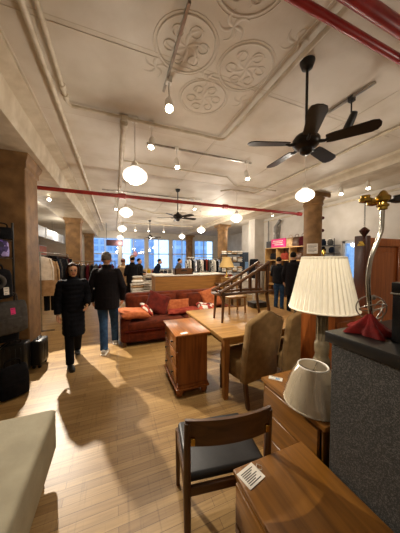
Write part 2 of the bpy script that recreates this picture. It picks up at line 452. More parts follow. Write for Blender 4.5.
# columns
def column(name, x0, x1, y0, y1, zt, label, m=M_col):
    t = thing(name, label, 'column', ((x0+x1)/2, (y0+y1)/2, 0)); t['kind'] = 'structure'
    w = (x1-x0)/2; d = (y1-y0)/2
    B().box(-w, w, -d, d, 0, zt-.2, .015, 1).done('shaft', m, t)
    c = B(); c.loft([[(-w-e, -d-e, z), (w+e, -d-e, z), (w+e, d+e, z), (-w-e, d+e, z)] for e, z in ((.0, zt-.22), (.02, zt-.19), (.02, zt-.12), (.05, zt-.06), (.06, zt))])
    c.done('capital', m, t, ang=20)
    return t
column('column', -1.71, -1.2, 3.88, 4.42, 3.17, 'large tan column nearest the camera on the left, beside the bag rack')
column('column', -1.68, -1.2, 9.2, 9.7, 3.17, 'second tan column of the left row, rising behind the woman')
column('column', -1.68, -1.2, 14.4, 14.9, 3.17, 'farthest tan column of the left row, near the back windows')
def round_column(x, y, zt, r, label):
    t = thing('column', label, 'column', (x, y, 0)); t['kind'] = 'structure'
    B().lathe([(r+.03, 0), (r+.03, .12), (r, .15), (r, zt-.3)], n=32).done('shaft', M_col, t)
    b = B(); b.lathe([(r, zt-.32), (r+.025, zt-.29), (r+.025, zt-.25), (r+.01, zt-.22), (r+.06, zt-.1)], n=32)
    b.box(-r-.07, r+.07, -r-.07, r+.07, zt-.11, zt, .01, 1); b.done('capital', M_col, t, ang=30)
round_column(5.02, 4.35, 3.38, .225, 'tan column with a paper notice, behind the ivory pleated lampshade')
round_column(5.15, 9.88, 3.38, .25, 'second tan column of the right row, right of the back windows')
round_column(5.15, 15.2, 3.38, .25, 'far tan column standing against the back windows')
n_ = thing('paper_notice', 'white paper notice taped to the right-hand tan column', 'notice', (4.843, 4.197, 1.925), R(-49))
B().box(-.13, .13, -.004, .003, -.13, .13).done('sheet', M_paper, n_, smooth=False)
b = B()
for k in range(6): b.box(-.1, .1-.05*(k % 3 == 2), -.006, -.003, .085-k*.035, .095-k*.035)
b.done('print', M_ink, n_, smooth=False)

# white duct on the far left
t = thing('air_duct', 'white rectangular air duct under the ceiling along the left side', 'duct')
B().box(-3.3, -2.6, 5.0, 14, 2.5, 2.92, .01, 1).done('duct_body', M_wframe, t)
b = B()
for y in (6, 7.5, 9, 10.5, 12, 13.5): b.box(-3.32, -2.58, y-.03, y+.03, 2.48, 2.94)
b.done('seam_flange', M_wframe, t)
b = B()
for y in (7, 10, 13): b.cyl = None; b.tube([(-2.95, y, 2.9), (-2.95, y, CZ)], .012, 6)
b.done('hanger_rod', M_steel, t)
# box soffit on the left side wall
struct('trim_5', B().box(XL, -4.0, 3.0, YB, 2.75, CZ), M_cream, 'cream soffit box along the left wall', smooth=False)

# ------------------------------------------------------------------ pipes
def pipe(name, pts, r, m, label, fittings=(), fr=None, cat='pipe', n=12):
    t = thing(name, label, cat)
    B().tube(pts, r, n).done('pipe_run', m, t)
    for p, d in fittings:
        d = Vector(d).normalized(); p = Vector(p); q = r*1.5
        B().tube([p-d*q*1.3, p-d*q*1.1, p+d*q*1.1, p+d*q*1.3], [r*1.1, q, q, r*1.1], n).done('coupling', m, t)
    return t
pipe('sprinkler_pipe', [(-3.5, 5.32, 3.1), (5.62, 5.32, 3.1)], .042, M_red, 'long thin red sprinkler pipe crossing the middle of the ceiling', [((x, 5.32, 3.1), (1, 0, 0)) for x in (.17, 2.85, -1.95, 5.55)])
pipe('sprinkler_pipe', [(.4, 1.10, 3.3), (6.7, 1.10, 3.3)], .028, M_red, 'slimmer of the two red pipes in the top right ceiling corner', [])
pb = pipe('sprinkler_pipe', [(.4, .965, 3.31), (6.7, .965, 3.31)], .045, M_red, 'thicker red pipe at the top right edge of the ceiling', [])
B().tube([(2.22, .98, 3.28), (2.22, 1.03, 3.25), (2.22, 1.09, 3.285)], .022, 8).done('riser', M_red, pb)
pipe('conduit', [(-.6, YF, 3.49), (-.6, YB-.1, 3.49)], .026, M_pipe, 'cream pipe running beside the left beam the whole length of the ceiling', [((-.6, y, 3.49), (0, 1, 0)) for y in (1.9, 4.5, 8, 12)])
pipe('conduit', [(-.5, YF, 3.5), (-.5, 2.98, 3.5), (-.46, 3.05, 3.5), (1.55, 3.05, 3.5), (1.61, 2.99, 3.5), (1.61, .95, 3.5), (1.61, -2, 3.5)], .022, M_pipe, 'thin cream pipe that turns across the near ceiling and back towards the camera', [((-.5, 2.75, 3.5), (0, 1, 0)), ((.14, 3.05, 3.5), (1, 0, 0)), ((-.5, 2.9, 3.5), (0, 1, 0))])
pipe('conduit', [(.14, 3.12, 3.5), (.14, YB-.1, 3.5)], .036, M_pipe, 'straight cream pipe running to the back above the left globe lamps', [((.14, y, 3.5), (0, 1, 0)) for y in (3.2, 5.9, 9)])
pipe('conduit', [(.16, 4.4, 3.52), (2.4, 4.4, 3.52), (2.8, 4.75, 3.5), (4.1, 4.75, 3.5)], .016, M_pipe, 'slim cream conduit crossing behind the globe lamps to the right beam')
pipe('conduit', [(2.7, 5.3, 3.5), (2.9, 5.1, 3.5), (3.62, 5.1, 3.5), (3.72, 5.0, 3.5), (3.72, YF, 3.5)], .02, M_pipe, 'cream conduit bending along the right beam above the ceiling fan')
pipe('conduit', [(XR-.04, YF, 3.42), (XR-.04, 9.9, 3.42)], .03, M_pipe, 'cream pipe along the top of the right wall')
pipe('conduit', [(.4, 7.7, 3.45), (1.4, 8.4, 3.42), (3.5, 8.4, 3.42), (3.9, 8.0, 3.45)], .02, M_pipe, 'bent conduit high in the middle distance beyond the red pipe')
pipe('conduit', [(.3, 11.2, 3.42), (4.0, 11.2, 3.42)], .03, M_pipe, 'far cross pipe near the back windows')
pipe('vent_pipe', [(6.6, 7.6, 2.3), (6.6, 7.6, 3.1), (6.6, 7.35, 3.3)], .07, plain('vent pipe grey', '918d86', '7d7973', .5), 'grey vertical vent pipe on the right wall above the cubby shelf', [((6.6, 7.6, 2.6), (0, 0, 1)), ((6.6, 7.6, 2.95), (0, 0, 1))])
pipe('vent_pipe', [(6.6, 8.1, 2.3), (6.6, 8.1, 3.4)], .035, plain('vent pipe grey', '918d86', '7d7973', .5), 'thin vertical pipe left of the grey vent pipe on the right wall')
struct('trim_6', B().box(6.2, XR, 8.6, 9.1, 0, CZ), M_white, 'white pilaster on the right wall left of the cubby shelf', smooth=False)

# ------------------------------------------------------------------ lamps on the ceiling
def warm_point(loc, e, r=.15, c=(1, .91, .78)):
    l = bpy.data.lights.new('lamp_and_fill_light', 'POINT'); l.energy = e; l.color = c; l.shadow_soft_size = r
    o = bpy.data.objects.new('lamp_and_fill_light', l); COL.objects.link(o); o.location = loc
    return o
PZ = 2.8
def make_pendant():
    t = thing('pendant_lamp', 'x', 'pendant lamp', (0, 0, PZ), 0, 'white globe pendant lamps')
    p = [(.045, .115), (.06, .112), (.07, .1), (.115, .075), (.15, .04), (.162, .0), (.155, -.035), (.125, -.065), (.09, -.08), (.085, -.095), (.05, -.108), (.01, -.112)]
    B().lathe(p, n=28).done('glass_globe', M_globe, t, ang=60)
    B().lathe([(.012, .2), (.03, .18), (.05, .15), (.052, .11), (.04, .105)], n=16).done('fitter', M_paper, t)
    B().tube([(0, 0, .19), (0, 0, CZ-PZ-.03)], .006, 6).done('cord', M_paper, t)
    B().lathe([(.06, CZ-PZ), (.058, CZ-PZ-.02), (.03, CZ-PZ-.04), (.01, CZ-PZ-.045)], n=16).done('ceiling_canopy', M_paper, t)
    return t
pend = make_pendant()
spots = [(.27, 3.08, 'large white globe pendant nearest the camera in the left row'),
         (.27, 5.65, 'white globe pendant second nearest in the left row, just past the red pipe'),
         (.27, 8.7, 'white globe pendant third in the left row'),
         (.27, 12.2, 'white globe pendant fourth in the left row'),
         (.27, 15.0, 'farthest small white globe pendant of the left row'),
         (3.2, 2.95, 'white globe pendant hanging below the big ceiling fan'),
         (3.2, 5.3, 'white globe pendant at right beside the end of the red pipe'),
         (3.2, 7.99, 'white globe pendant in the middle distance of the right row'),
         (3.2, 10.6, 'small white globe pendant farthest in the right row')]
for i, (x, y, l) in enumerate(spots):
    o = pend if i == 0 else dup(pend, (x, y, PZ))
    o.location = (x, y, PZ - (.02 if i == 0 else 0)); o['label'] = l
    warm_point((x, y, PZ-.3), 30 if y < 7 else 42, .12)
# unseen fill lights added behind and right of the camera, without pendants
for x, y, e in ((.27, -.4, 9), (3.2, .45, 24)):
    warm_point((x, y, PZ-.3), e, .12)
warm_point((1.7, 10.9, 2.6), 55, .12); warm_point((4.0, 8.0, 2.9), 75, .12)  # added fill to brighten the far background, no fixtures here
for y in (5.5, 8.5, 12): warm_point((-2.3, y, 2.9), 32, .12)  # fill points added to brighten the left bay, without fixtures
for y in (4.5, 9.5): warm_point((5.7, y, 2.9), 24, .12)
# surface globe seen as a flat disc
t = thing('ceiling_disc_lamp', 'flat white disc lamp high up beyond the far ceiling fan', 'ceiling lamp', (2.2, 7.4, 3.2))
B().lathe([(.02, .05), (.3, .045), (.32, .02), (.28, -.01), (.02, -.02)], n=28).done('shade_disc', M_paper, t)
B().tube([(0, 0, .05), (0, 0, .35)], .01, 6).done('stem', M_paper, t)

def track_lamp(x, y, aim, label, kind='black', lit=True):
    t = thing('spotlight', label, 'spotlight', (x, y, -.13 if 'under the left beam' in label else 0), 0, 'ceiling spotlights')
    m = M_black if kind == 'black' else M_paper
    B().box(-.03, .03, -.03, .03, CZ-.06, CZ-.0, .004, 1).done('mount', m, t)
    B().tube([(0, 0, CZ-.05), (0, 0, 3.34)], .008, 6).done('stem', m, t)
    q = Vector(aim).to_track_quat('-Z', 'Y').to_matrix().to_4x4()
    mt = Matrix.Translation((0, 0, 3.28)) @ q
    B().lathe([(.012, .09), (.03, .085), (.04, .05), (.045, -.05), (.047, -.09), (.04, -.092)], n=16, mat=mt).done('lamp_housing', m, t)
    B().lathe([(.001, -.083), (.038, -.083), (.036, -.098), (.001, -.102)], n=16, mat=mt).done('lamp_face', M_bulb if lit else M_paper, t)
    return t
def spot(loc, aim, e, size=60, blend=.3, r=.03, c=(1, .89, .74)):
    l = bpy.data.lights.new('spot_beam', 'SPOT'); l.energy = e; l.spot_size = R(size); l.spot_blend = blend; l.shadow_soft_size = r; l.color = c
    o = bpy.data.objects.new('spot_beam', l); COL.objects.link(o); o.location = Vector(loc) + (Vector(aim)-Vector(loc)).normalized()*.1
    o.rotation_euler = (Vector(aim)-Vector(loc)).to_track_quat('-Z', 'Y').to_euler()
TL = [(.55, 2.28, (-.1, -.6, -1), 'spotlight glaring on the near ceiling track, left of centre'),
      (.5, 3.1, (-.2, -.4, -1), 'bright spotlight above the nearest globe pendant'),
      (1.0, 3.6, (0, -.4, -1), 'spotlight right of the nearest globe pendant'),
      (-1.5, 6.35, (.5, -1.4, -1), 'bright spotlight under the left beam between the two tan columns'),
      (.05, 7.3, (0, -.5, -1), 'small spotlight just past the red pipe at left'),
      (2.4, 3.6, (0, -.4, -1), 'spotlight left of the big ceiling fan in the middle ceiling'),
      (2.33, 6.4, (0, -.5, -1), 'small spotlight just past the red pipe, right of the far fan'),
      (2.6, 1.75, (.2, .8, -1), 'spotlight in a wire cage right of the big ceiling fan'),
      (5.2, 3.1, (-.3, -.3, -1), 'white spotlight on the right beam nearest the camera'),
      (5.05, 3.6, (-.3, -.3, -1), 'white spotlight on the right beam, left of its neighbour'),
      (5.2, 6.2, (.3, .0, -1), 'small white spotlight above the cubby shelf on the right'),
      (1.05, 12.2, (0, -.4, -1), 'far spotlight before the back windows, left of its two neighbours'),
      (1.75, 12.2, (0, -.4, -1), 'far spotlight before the back windows, between its two neighbours'),
      (2.6, 12.2, (0, -.4, -1), 'far spotlight before the back windows, right of its two neighbours')]
for x, y, a, l in TL: track_lamp(x, y, a, l, 'black' if 'cage' in l else 'white', True)
def track(pts, label):
    t = thing('light_track', label, 'light track')
    b = B()
    for p, q in zip(pts, pts[1:]):
        d = (Vector(q)-Vector(p)); L = d.length
        b.box(0, L, -.012, .012, -.025, .0, mat=Matrix.Translation(p) @ Vector(d).to_track_quat('X', 'Z').to_matrix().to_4x4())
    b.done('rail', M_steel, t)
track([(.53, 1.55, CZ-.01), (.53, 2.45, CZ-.01)], 'grey light track on the near ceiling left of centre')
track([(2.6, 1.5, CZ-.01), (2.55, 2.3, CZ-.01)], 'grey light track behind the big ceiling fan')
track([(.5, 3.6, CZ-.02), (2.5, 3.6, CZ-.02)], 'light track across the ceiling beyond the nearest globe')
track([(-.3, 6.4, CZ-.02), (2.6, 6.4, CZ-.02)], 'light track across the ceiling beyond the red pipe')
# beams of the ceiling spotlights; second from an unseen lamp behind the camera
spot((-1.49, 6.32, 3.13), (-.25, 2.3, 0), 1500, 46, .08, .035)
spot((-.7, -.2, 3.35), (1.34, 1.1, 1.53), 360, 22, .5, .03)
spot((.55, 2.3, 3.2), (1.5, 3.6, .5), 160, 75, .5, .04)
spot((2.4, 3.6, 3.2), (1.6, 4.6, .5), 260, 80, .5, .04)
spot((.5, 3.1, 3.2), (1.2, 1.3, .5), 110, 70, .5, .04)
spot((5.5, 6.2, 3.2), (5.9, 6.9, .8), 130, 90, .5, .04)
for o in ((1.05, 12.2), (2.6, 12.2)): spot((o[0], o[1], 3.2), (o[0], o[1]-2, .5), 200, 90, .5, .04)

# ------------------------------------------------------------------ ceiling fans
def make_fan(name, label, loc, rod, Rb, th):
    t = thing(name, label, 'ceiling fan', loc, th, 'ceiling fans')
    B().lathe([(.012, rod-.08), (.05, rod-.06), (.065, rod-.02), (.07, rod)], n=20).done('canopy', M_black, t)
    B().tube([(0, 0, .08), (0, 0, rod-.05)], .013, 10).done('down_rod', M_black, t)
    B().lathe([(.02, .14), (.035, .12), (.05, .09), (.1, .075), (.125, .04), (.125, .0), (.1, -.03), (.06, -.045), (.055, -.08), (.03, -.1), (.005, -.105)], n=28).done('motor_housing', plain('dark bronze', '2c241c', '1d1712', .35, .6), t)
    for k in range(5):
        a = k*2*PI/5
        m = Matrix.Rotation(a, 4, 'Z')
        b = B(); b.tube([(.1, 0, 0), (.16, 0, -.012), (.2, 0, 0)], [.02, .014, .012], 8, mat=m)
        ir = b.done('blade_iron', M_black, t)
        pl = []
        n = 9
        out = [(.17, -.05), (.22, -.06), (.4, -.066), (Rb-.06, -.07), (Rb-.02, -.055), (Rb, -.02), (Rb, .02), (Rb-.02, .055), (Rb-.06, .07), (.4, .066), (.22, .06), (.17, .05)]
        tilt = Matrix.Rotation(R(-12), 4, 'X')
        b = B(); b.loft([[(x, y, -.004) for x, y in out], [(x, y, .004) for x, y in out]], mat=m @ tilt)
        b.done('blade', wood('fan blade dark wood', '221812', '150f0b', 'x', .4), t)
    return t
fan = make_fan('ceiling_fan', 'big black five-blade ceiling fan hanging near the camera at upper right', (1.75, 1.61, 2.77), CZ-2.77, .57, R(-56.5))
make_fan('ceiling_fan', 'smaller-looking black ceiling fan in the middle distance near the red pipe', (1.62, 5.75, 2.79), CZ-2.79, .57, R(10))
make_fan('ceiling_fan', 'tiny far black ceiling fan in front of the back windows', (1.62, 10.8, 2.72), CZ-2.72, .57, R(40))
# ------------------------------------------------------------------ FURNITURE
# bed bench bottom left
t = thing('daybed', 'pale grey upholstered daybed at the lower left corner', 'daybed')
b = B(); b.box(-1.75, -.45, -.3, 1.98, .14, .47, .035, 4); b.done('mattress', M_bed, t)
b = B(); b.box(-1.70, -.52, -.25, 1.92, .07, .14); b.done('base', M_mahog_d, t)
for x in (-1.65, -.6):
    for y in (-.15, 1.82): B().box(x-.03, x+.03, y-.03, y+.03, 0, .07).done('leg', M_mahog_d, t)
B().tube([(-1.74, 1.975, .44), (-.455, 1.975, .44), (-.455, -.28, .44)], .006, 6).done('piping', M_bed, t)

# three drawer chest on bun feet
t = thing('bedside_chest', 'narrow cherry-wood three-drawer chest on bun feet, in front of the sofa', 'chest of drawers', (.66, 2.40, 0))
W_, D_ = .40, .64
b = B(); b.box(.015, W_-.01, .015, D_-.015, .14, .735); b.done('carcass', M_cherry, t, smooth=False)
b = B(); b.box(-.025, W_+.02, -.025, D_+.025, .735, .76, .006, 2); b.done('top', M_cherry_x, t)
b = B(); b.box(-.015, W_+.01, -.015, D_+.015, .085, .115, .008, 2); b.box(0, W_, 0, D_, .11, .145, .006, 2); b.done('plinth', M_cherry, t)
for k in range(3):
    z0 = .165+k*.19
    d = B().box(-.006, .02, .035, D_-.035, z0, z0+.175, .006, 2).done('drawer', M_cherry_x, t)
    for y in (.16, D_-.16):
        B().tube([(-.006, y, z0+.09), (-.018, y, z0+.09), (-.026, y, z0+.09), (-.034, y, z0+.09)], [.008, .007, .015, .01], 10).done('knob', M_black, d)
for x in (.045, W_-.045):
    for y in (.045, D_-.045):
        B().lathe([(.02, .09), (.035, .08), (.045, .045), (.035, .012), (.02, 0)], (x, y, 0), 16).done('bun_foot', M_cherry, t)
tg = thing('price_tag', 'small white price tag on top of the cherry-wood chest', 'price tag', (.76, 2.44, .7605), R(8))
B().box(-.045, .045, -.025, .025, 0, .002).done('card', M_paper, tg, smooth=False)

# dining table
TX0, TX1, TY0, TY1 = 1.12, 2.75, 2.13, 3.5
t = thing('dining_table', 'large oak dining table with chairs standing on it', 'table', (1.12, 2.13, 0))
tw, td = TX1-TX0, TY1-TY0
B().box(0, tw, 0, td, .73, .76, .006, 2).done('tabletop', M_oak, t)
b = B(); b.box(.06, tw-.06, .06, .085, .64, .73); b.box(.06, tw-.06, td-.085, td-.06, .64, .73); b.box(.06, .085, .06, td-.06, .64, .73); b.box(tw-.085, tw-.06, .06, td-.06, .64, .73)
b.done('apron', M_oak, t, smooth=False)
for x in (.04, tw-.11):
    for y in (.04, td-.11):
        b = B(); b.loft([[(x+.035+a*e, y+.035+c*e, z) for a, c in ((-1, -1), (1, -1), (1, 1), (-1, 1))] for e, z in ((.026, 0), (.036, .6), (.036, .73))])
        b.done('leg', wood('oak leg', 'a8733a', '84552a', 'z', .4), t, ang=20)

# parsons chairs in tan slipcovers
def parson(loc, rz, label):
    t = thing('slipcovered_chair', label, 'chair', loc, rz, 'tan slipcovered dining chairs')
    # faces +Y, rear at y=0
    w = .262
    b = B()
    out = []
    N = 22
    for k in range(N+1):                                   # camel-back outline
        u = -1+2*k/N
        out.append((u*w*(1-.02), 1.0+.075*math.exp(-(u/.42)**2)-.055*abs(u)**6))
    poly = [(-w*1.0, .28)]+[(-w*.97, .5), (-w*.97, .8)]+out+[(w*.97, .8), (w*.97, .5), (w*1.0, .28)]
    lean = lambda z: -.16*max(0, z-.45)
    rings = []
    for e, yy in ((.94, -.03), (1, -.012), (1, .05), (.94, .072)):
        rings.append([(x*e, yy+lean(z), .28+(z-.28)*(1-(1-e)*.3)) for x, z in poly])
    b.loft(rings); b.done('backrest_cover', M_tan, t, ang=50)
    b = B()
    b.loft([[(x*w, .25+y*.235, z) for x, y in [(math.copysign(abs(math.cos(a))**.35, math.cos(a))*e, math.copysign(abs(math.sin(a))**.35, math.sin(a))*e) for a in [2*PI*k/32 for k in range(32)]]]
            for e, z in ((1.01, .29), (1.0, .38), (1.02, .43), (1.0, .47), (.93, .49), (.6, .5))])
    b.done('seat_cover', M_tan, t, ang=60)
    # skirt piping and legs
    B().tube([(x*.99, -.02+lean(z)-.01, z) for x, z in poly[1:-1]], .006, 6).done('welt', M_tan, t)
    for x, y, dx, dy in ((-w+.04, .02, 0, -.06), (w-.04, .02, 0, -.06), (-w+.04, .44, 0, .0), (w-.04, .44, 0, .0)):
        b = B(); b.loft([[(x+dx*f+a*e, y+dy*f+c*e, z) for a, c in ((-1, -1), (1, -1), (1, 1), (-1, 1))] for e, z, f in ((.017, 0, 1), (.022, .3, 0))])
        b.done('leg', M_dkwood_z, t, ang=20)
    return t
parson((1.55, 2.02, 0), R(9), 'tan slipcovered dining chair at the near side of the oak table, left of its twin')
parson((2.14, 1.99, 0), R(-2), 'tan slipcovered dining chair right of its twin, behind the ivory lampshade')

# sloping-arm wooden chair on the table
t = thing('wooden_armchair', 'dark wooden armchair frame with sloping arms standing on the oak table', 'armchair', (1.78, 2.78, .76))
for s in (-1, 1):
    y = s*.13
    b = B(); b.tube([(-.4, y, 0), (-.385, y*.98, .22), (-.37, y*.96, .42)], [.015, .02, .024], 8); b.done('front_leg', M_dkwood_z, t)
    b = B(); b.tube([(.42, y, 0), (.36, y, .35), (.37, y, .82)], [.02, .025, .028], 8); b.done('rear_post', M_dkwood_z, t)
    b = B(); b.tube([(-.41, y, .38), (-.43, y, .425), (-.36, y, .455), (-.1, y, .57), (.15, y, .70), (.40, y, .84)], [.022, .03, .032, .03, .03, .032], 10, .75); b.done('sloping_arm', M_dkwood, t)
    B().tube([(-.4, y, .39), (0, y, .405), (.46, y, .4)], [.026, .028, .026], 8, .8).done('side_rail', M_dkwood, t)
    for x, z1 in ((-.1, .55), (.07, .64), (.22, .72)): B().tube([(x, y, .4), (x, y, z1)], .014, 8).done('spindle', M_dkwood_z, t)
b = B(); b.tube([(-.4, -.13, .4), (-.45, -.08, .4), (-.465, 0, .4), (-.45, .08, .4), (-.4, .13, .4)], .028, 8, .8); b.done('front_rail', M_dkwood, t)
b = B(); b.box(.34, .4, -.13, .13, .7, .82, .01, 2); b.done('crest_rail', M_dkwood, t)
# small light chair
t = thing('small_chair', 'small light-wood chair behind the dark armchair on the oak table', 'chair', (1.84, 3.12, .76))
B().box(-.17, .17, -.14, .14, .25, .28, .01, 2).done('seat', M_oak, t)
for x in (-.15, .15):
    B().tube([(x, -.12, 0), (x*.95, -.11, .25)], .015, 8).done('leg', M_oak, t)
    B().tube([(x, .12, 0), (x*.95, .12, .26), (x*.95, .15, .58)], .015, 8).done('rear_post', M_oak, t)
B().tube([(-.15, -.12, .12), (.15, -.12, .12)], .01, 6).done('stretcher', M_oak, t)
B().box(-.155, .155, .135, .16, .48, .57, .008, 2).done('top_slat', M_oak, t)
for x in (-.07, .0, .07): B().tube([(x, .125, .27), (x, .147, .5)], .007, 6).done('spindle', M_oak, t)
t = thing('black_tray', 'low black box at the far right end of the oak table', 'box', (2.45, 3.3, .76))
B().box(-.15, .15, -.1, .1, 0, .09, .008, 2).done('body', M_black, t)
B().box(-.155, .155, -.105, .105, .085, .1, .004, 1).done('lid', M_black, t)

# sofa
t = thing('sofa', 'rust red sofa heaped with cushions behind the cherry-wood chest', 'sofa', (.2, 4.12, 0))
SW = 2.25
B().box(0, SW, .04, .95, .08, .3, .03, 3).done('base', M_rust, t)
for k in range(2):
    x0 = k*SW/2
    B().box(x0+.01, x0+SW/2-.01, 0, .74, .3, .46, .05, 4).done('seat_cushion', M_rust, t)
b = B(); b.box(0, SW, .72, .97, .25, .9, .07, 4); b.done('backrest', M_rust, t)
for k in range(2): B().pillow(SW/2, .42, .2, RT((SW/4+k*SW/2, .68, .66), R(78), 0, 0)).done('back_cushion', M_rust, t)
for x0, x1 in ((-.12, .07), (SW-.07, SW+.12)):
    B().box(x0, x1, .03, .95, .08, .56, .06, 4).done('arm', M_rust, t)
B().tube([(-.05, .02, .3), (SW+.05, .02, .3)], .012, 6).done('front_welt', M_rust_d, t)
for x in (-.05, SW+.05):
    for y in (.1, .88): B().box(x-.03, x+.03, y-.03, y+.03, 0, .08).done('foot', M_dkwood_z, t)
def cushion(name, label, w, d, h, m, loc, rot, wr=.008, cat='cushion'):
    o = B().pillow(w, d, h, None, 14, .5, wr).done(name, m, None, loc, 60)
    o.rotation_euler = [R(a) for a in rot]
    tag(o, label, cat, 'sofa cushions'); return o
cushion('cushion', 'apricot cushion lying flat on the left arm of the rust sofa', .56, .42, .15, M_orange, (.33, 4.33, .60), (8, 6, 14))
cushion('cushion', 'dark wine cushion leaning on the back at the left of the rust sofa', .52, .5, .17, M_rust_d, (.86, 4.68, .68), (58, 22, -8))
cushion('cushion', 'flat rectangular apricot cushion in the middle of the rust sofa', .56, .32, .15, M_orange, (1.3, 4.66, .60), (60, 0, -4))
cushion('cushion', 'tall apricot cushion leaning at the right end of the rust sofa', .5, .5, .16, M_orange, (2.15, 4.72, .70), (66, -14, 6))
cushion('throw_cushion', 'small red and white patterned cushion near the left of the rust sofa', .3, .26, .1, M_print, (.60, 4.56, .60), (40, 24, 20))
cushion('folded_blanket', 'folded coral blanket lying on the sofa seat', .78, .34, .1, M_coral, (1.40, 4.50, .52), (3, 0, -3), .012, 'blanket')
cushion('printed_throw', 'red and white printed throw draped at the right of the sofa seat', .46, .32, .13, M_print, (1.95, 4.52, .545), (14, 4, -5), .02, 'throw')

# counter behind the sofa
t = thing('display_counter', 'long plain tan wooden counter standing behind the rust sofa', 'counter', (.95, 5.5, 0))
B().box(0, 2.0, 0, .6, .0, 1.2).done('body', wood('tan counter panel', '9c6a30', '855626', 'x', .45), t, smooth=False)
B().box(-.02, 2.02, -.02, .62, 1.2, 1.235, .006, 2).done('top', M_linen, t)
t = thing('wooden_crate', 'brown wooden box on the white counter top behind the sofa', 'box', (1.72, 5.62, 1.2355))
b = B(); b.box(-.25, .25, -.12, -.1, 0, .16); b.box(-.25, .25, .1, .12, 0, .16); b.box(-.25, -.23, -.12, .12, 0, .16); b.box(.23, .25, -.12, .12, 0, .16); b.box(-.25, .25, -.12, .12, 0, .02)
b.done('crate_walls', M_dkwood, t, smooth=False)
B().box(-.08, .08, -.125, -.118, .09, .12, .004, 1).done('handle', M_black, t)
# end table and cream lamp
t = thing('end_table', 'tall dark end table at the right end of the sofa under the cream lamp', 'table', (2.78, 5.0, 0))
B().box(-.28, .28, -.22, .25, .96, 1.0, .01, 2).done('tabletop', M_dkwood, t)
for x in (-.24, .24):
    for y in (-.18, .2): B().box(x-.025, x+.025, y-.025, y+.025, 0, .96).done('leg', M_dkwood_z, t)
B().box(-.24, .24, -.18, .2, .35, .38).done('shelf', M_dkwood, t)
def table_lamp(loc, label, zs, r0, r1, hs, shade, name='table_lamp', base=M_brass):
    t = thing(name, label, 'lamp', loc)
    B().lathe([(.08, 0), (.09, .015), (.05, .03), (.03, .06), (.055, .12), (.06, .17), (.03, .23), (.015, .27), (.012, zs)], n=20).done('base', base, t)
    b = B(); b.lathe([(r0, zs), (r1, zs+hs), (r1-.006, zs+hs), (r0-.006, zs)], n=36, cap=False)
    b.bm.verts.ensure_lookup_table()
    b.done('shade', shade, t)
    B().ring((0, 0, zs+hs), r1-.003, .004).done('top_trim', shade, t); B().ring((0, 0, zs), r0-.003, .004).done('bottom_trim', shade, t)
    B().tube([(0, 0, zs-.02), (0, 0, zs+hs+.01)], .006, 6).done('stem', base, t)
    b = B(); b.tube([(-r1, 0, zs+hs-.01), (r1, 0, zs+hs-.01)], .003, 6); b.tube([(0, -r1, zs+hs-.01), (0, r1, zs+hs-.01)], .003, 6); b.done('spider', base, t)
    return t
table_lamp((2.72, 4.98, 1.0), 'table lamp with a plain cream cone shade on the dark end table behind the sofa', .44, .2, .09, .26, cloth_thin('warm cream shade', 'd8b878', 'c9a562', .3))

# desk with two lamps
t = thing('desk', 'teak desk carrying the two table lamps', 'desk', (1.06, .815, 0))
dw, dd, dh = .62, .555, .72
B().box(0, dw, 0, dd, dh-.028, dh, .005, 2).done('desk_top', M_teak, t)
b = B(); b.box(.012, .03, .03, dd-.03, .1, dh-.028); b.box(dw-.03, dw-.012, .03, dd-.03, .1, dh-.028)
b.box(.012, dw-.012, .02, .04, .1, dh-.028); b.box(.012, dw-.012, dd-.04, dd-.02, .1, dh-.028); b.box(.012, dw-.012, .03, dd-.03, .1, .12)
b.done('carcass', M_teak_z, t, smooth=False)
for k in range(3):
    z0 = .13+k*.185
    d = B().box(.0, .014, .045, dd-.045, z0, z0+.175, .004, 1).done('drawer', M_teak, t)
for x in (.035, dw-.035):
    for y in (.045, dd-.045): B().box(x-.022, x+.022, y-.022, y+.022, 0, dh-.028).done('leg', M_teak_z, t)
def price_card(loc, rz, w, d, label, lines, string=False):
    t = thing('price_tag', label, 'price tag', loc, rz)
    b = B(); b.loft([[(-w, -d, 0), (w, -d, 0), (w, d, 0), (-w, d, 0)], [(-w, -d, .002), (w, -d, .002), (w, d, .002), (-w, d, .002)]]); b.done('card', M_paper, t, smooth=False)
    b = B()
    for k in range(lines):
        y = d*.6-k*d*1.3/max(1, lines-1)
        b.box(-w*.75, w*(.7-.5*((k*7) % 3)/2), y-d*.045, y+d*.045, .002, .0026)
    b.done('print', M_ink, t, smooth=False)
    if string: B().tube([(w*.9, d*.2, .003), (w*1.25, d*.5, .004), (w*1.5, d*.0, .003), (w*1.2, -d*.3, .003), (w*.9, d*.1, .003)], .0015, 5).done('string', M_paper, t)
    return t
pt = price_card((1.15, 1.31, .7205), R(-48), .05, .024, 'white price tag lying on the far corner of the teak desk', 2)
B().box(.0, .03, -.012, .008, .002, .0027).done('blue_patch', M_paleblue, pt, smooth=False)

# tall lamp with pleated shade
t = thing('table_lamp', 'tall table lamp with a large ivory pleated shade on the teak desk', 'lamp', (1.385, 1.105, .72))
zs, hs = .575, .37
pleat = lambda a, z: .006*math.cos(40*a)
prof = [(.219, zs), (.215, zs+.012)] + [(.215-.075*(k/8), zs+.012+(hs-.024)*k/8) for k in range(1, 9)] + [(.136, zs+hs)]
b = B(); b.lathe(prof + [(r-.007, z) for r, z in prof[::-1]], n=240, wob=pleat, cap=False); b.done('pleated_shade', M_shade, t, ang=80)
B().ring((0, 0, zs+.004), .222, .006, n=48).done('bottom_trim', M_shade, t); B().ring((0, 0, zs+hs-.004), .139, .006, n=48).done('top_trim', M_shade, t)
b = B(); b.lathe([(.1, 0), (.105, .02), (.09, .035), (.06, .05), (.055, .09), (.05, .12), (.056, .14), (.056, .2), (.05, .215), (.042, .24), (.048, .26), (.05, .31), (.046, .33), (.036, .35), (.034, .52), (.04, .53), (.03, .545), (.015, .56)], n=28)
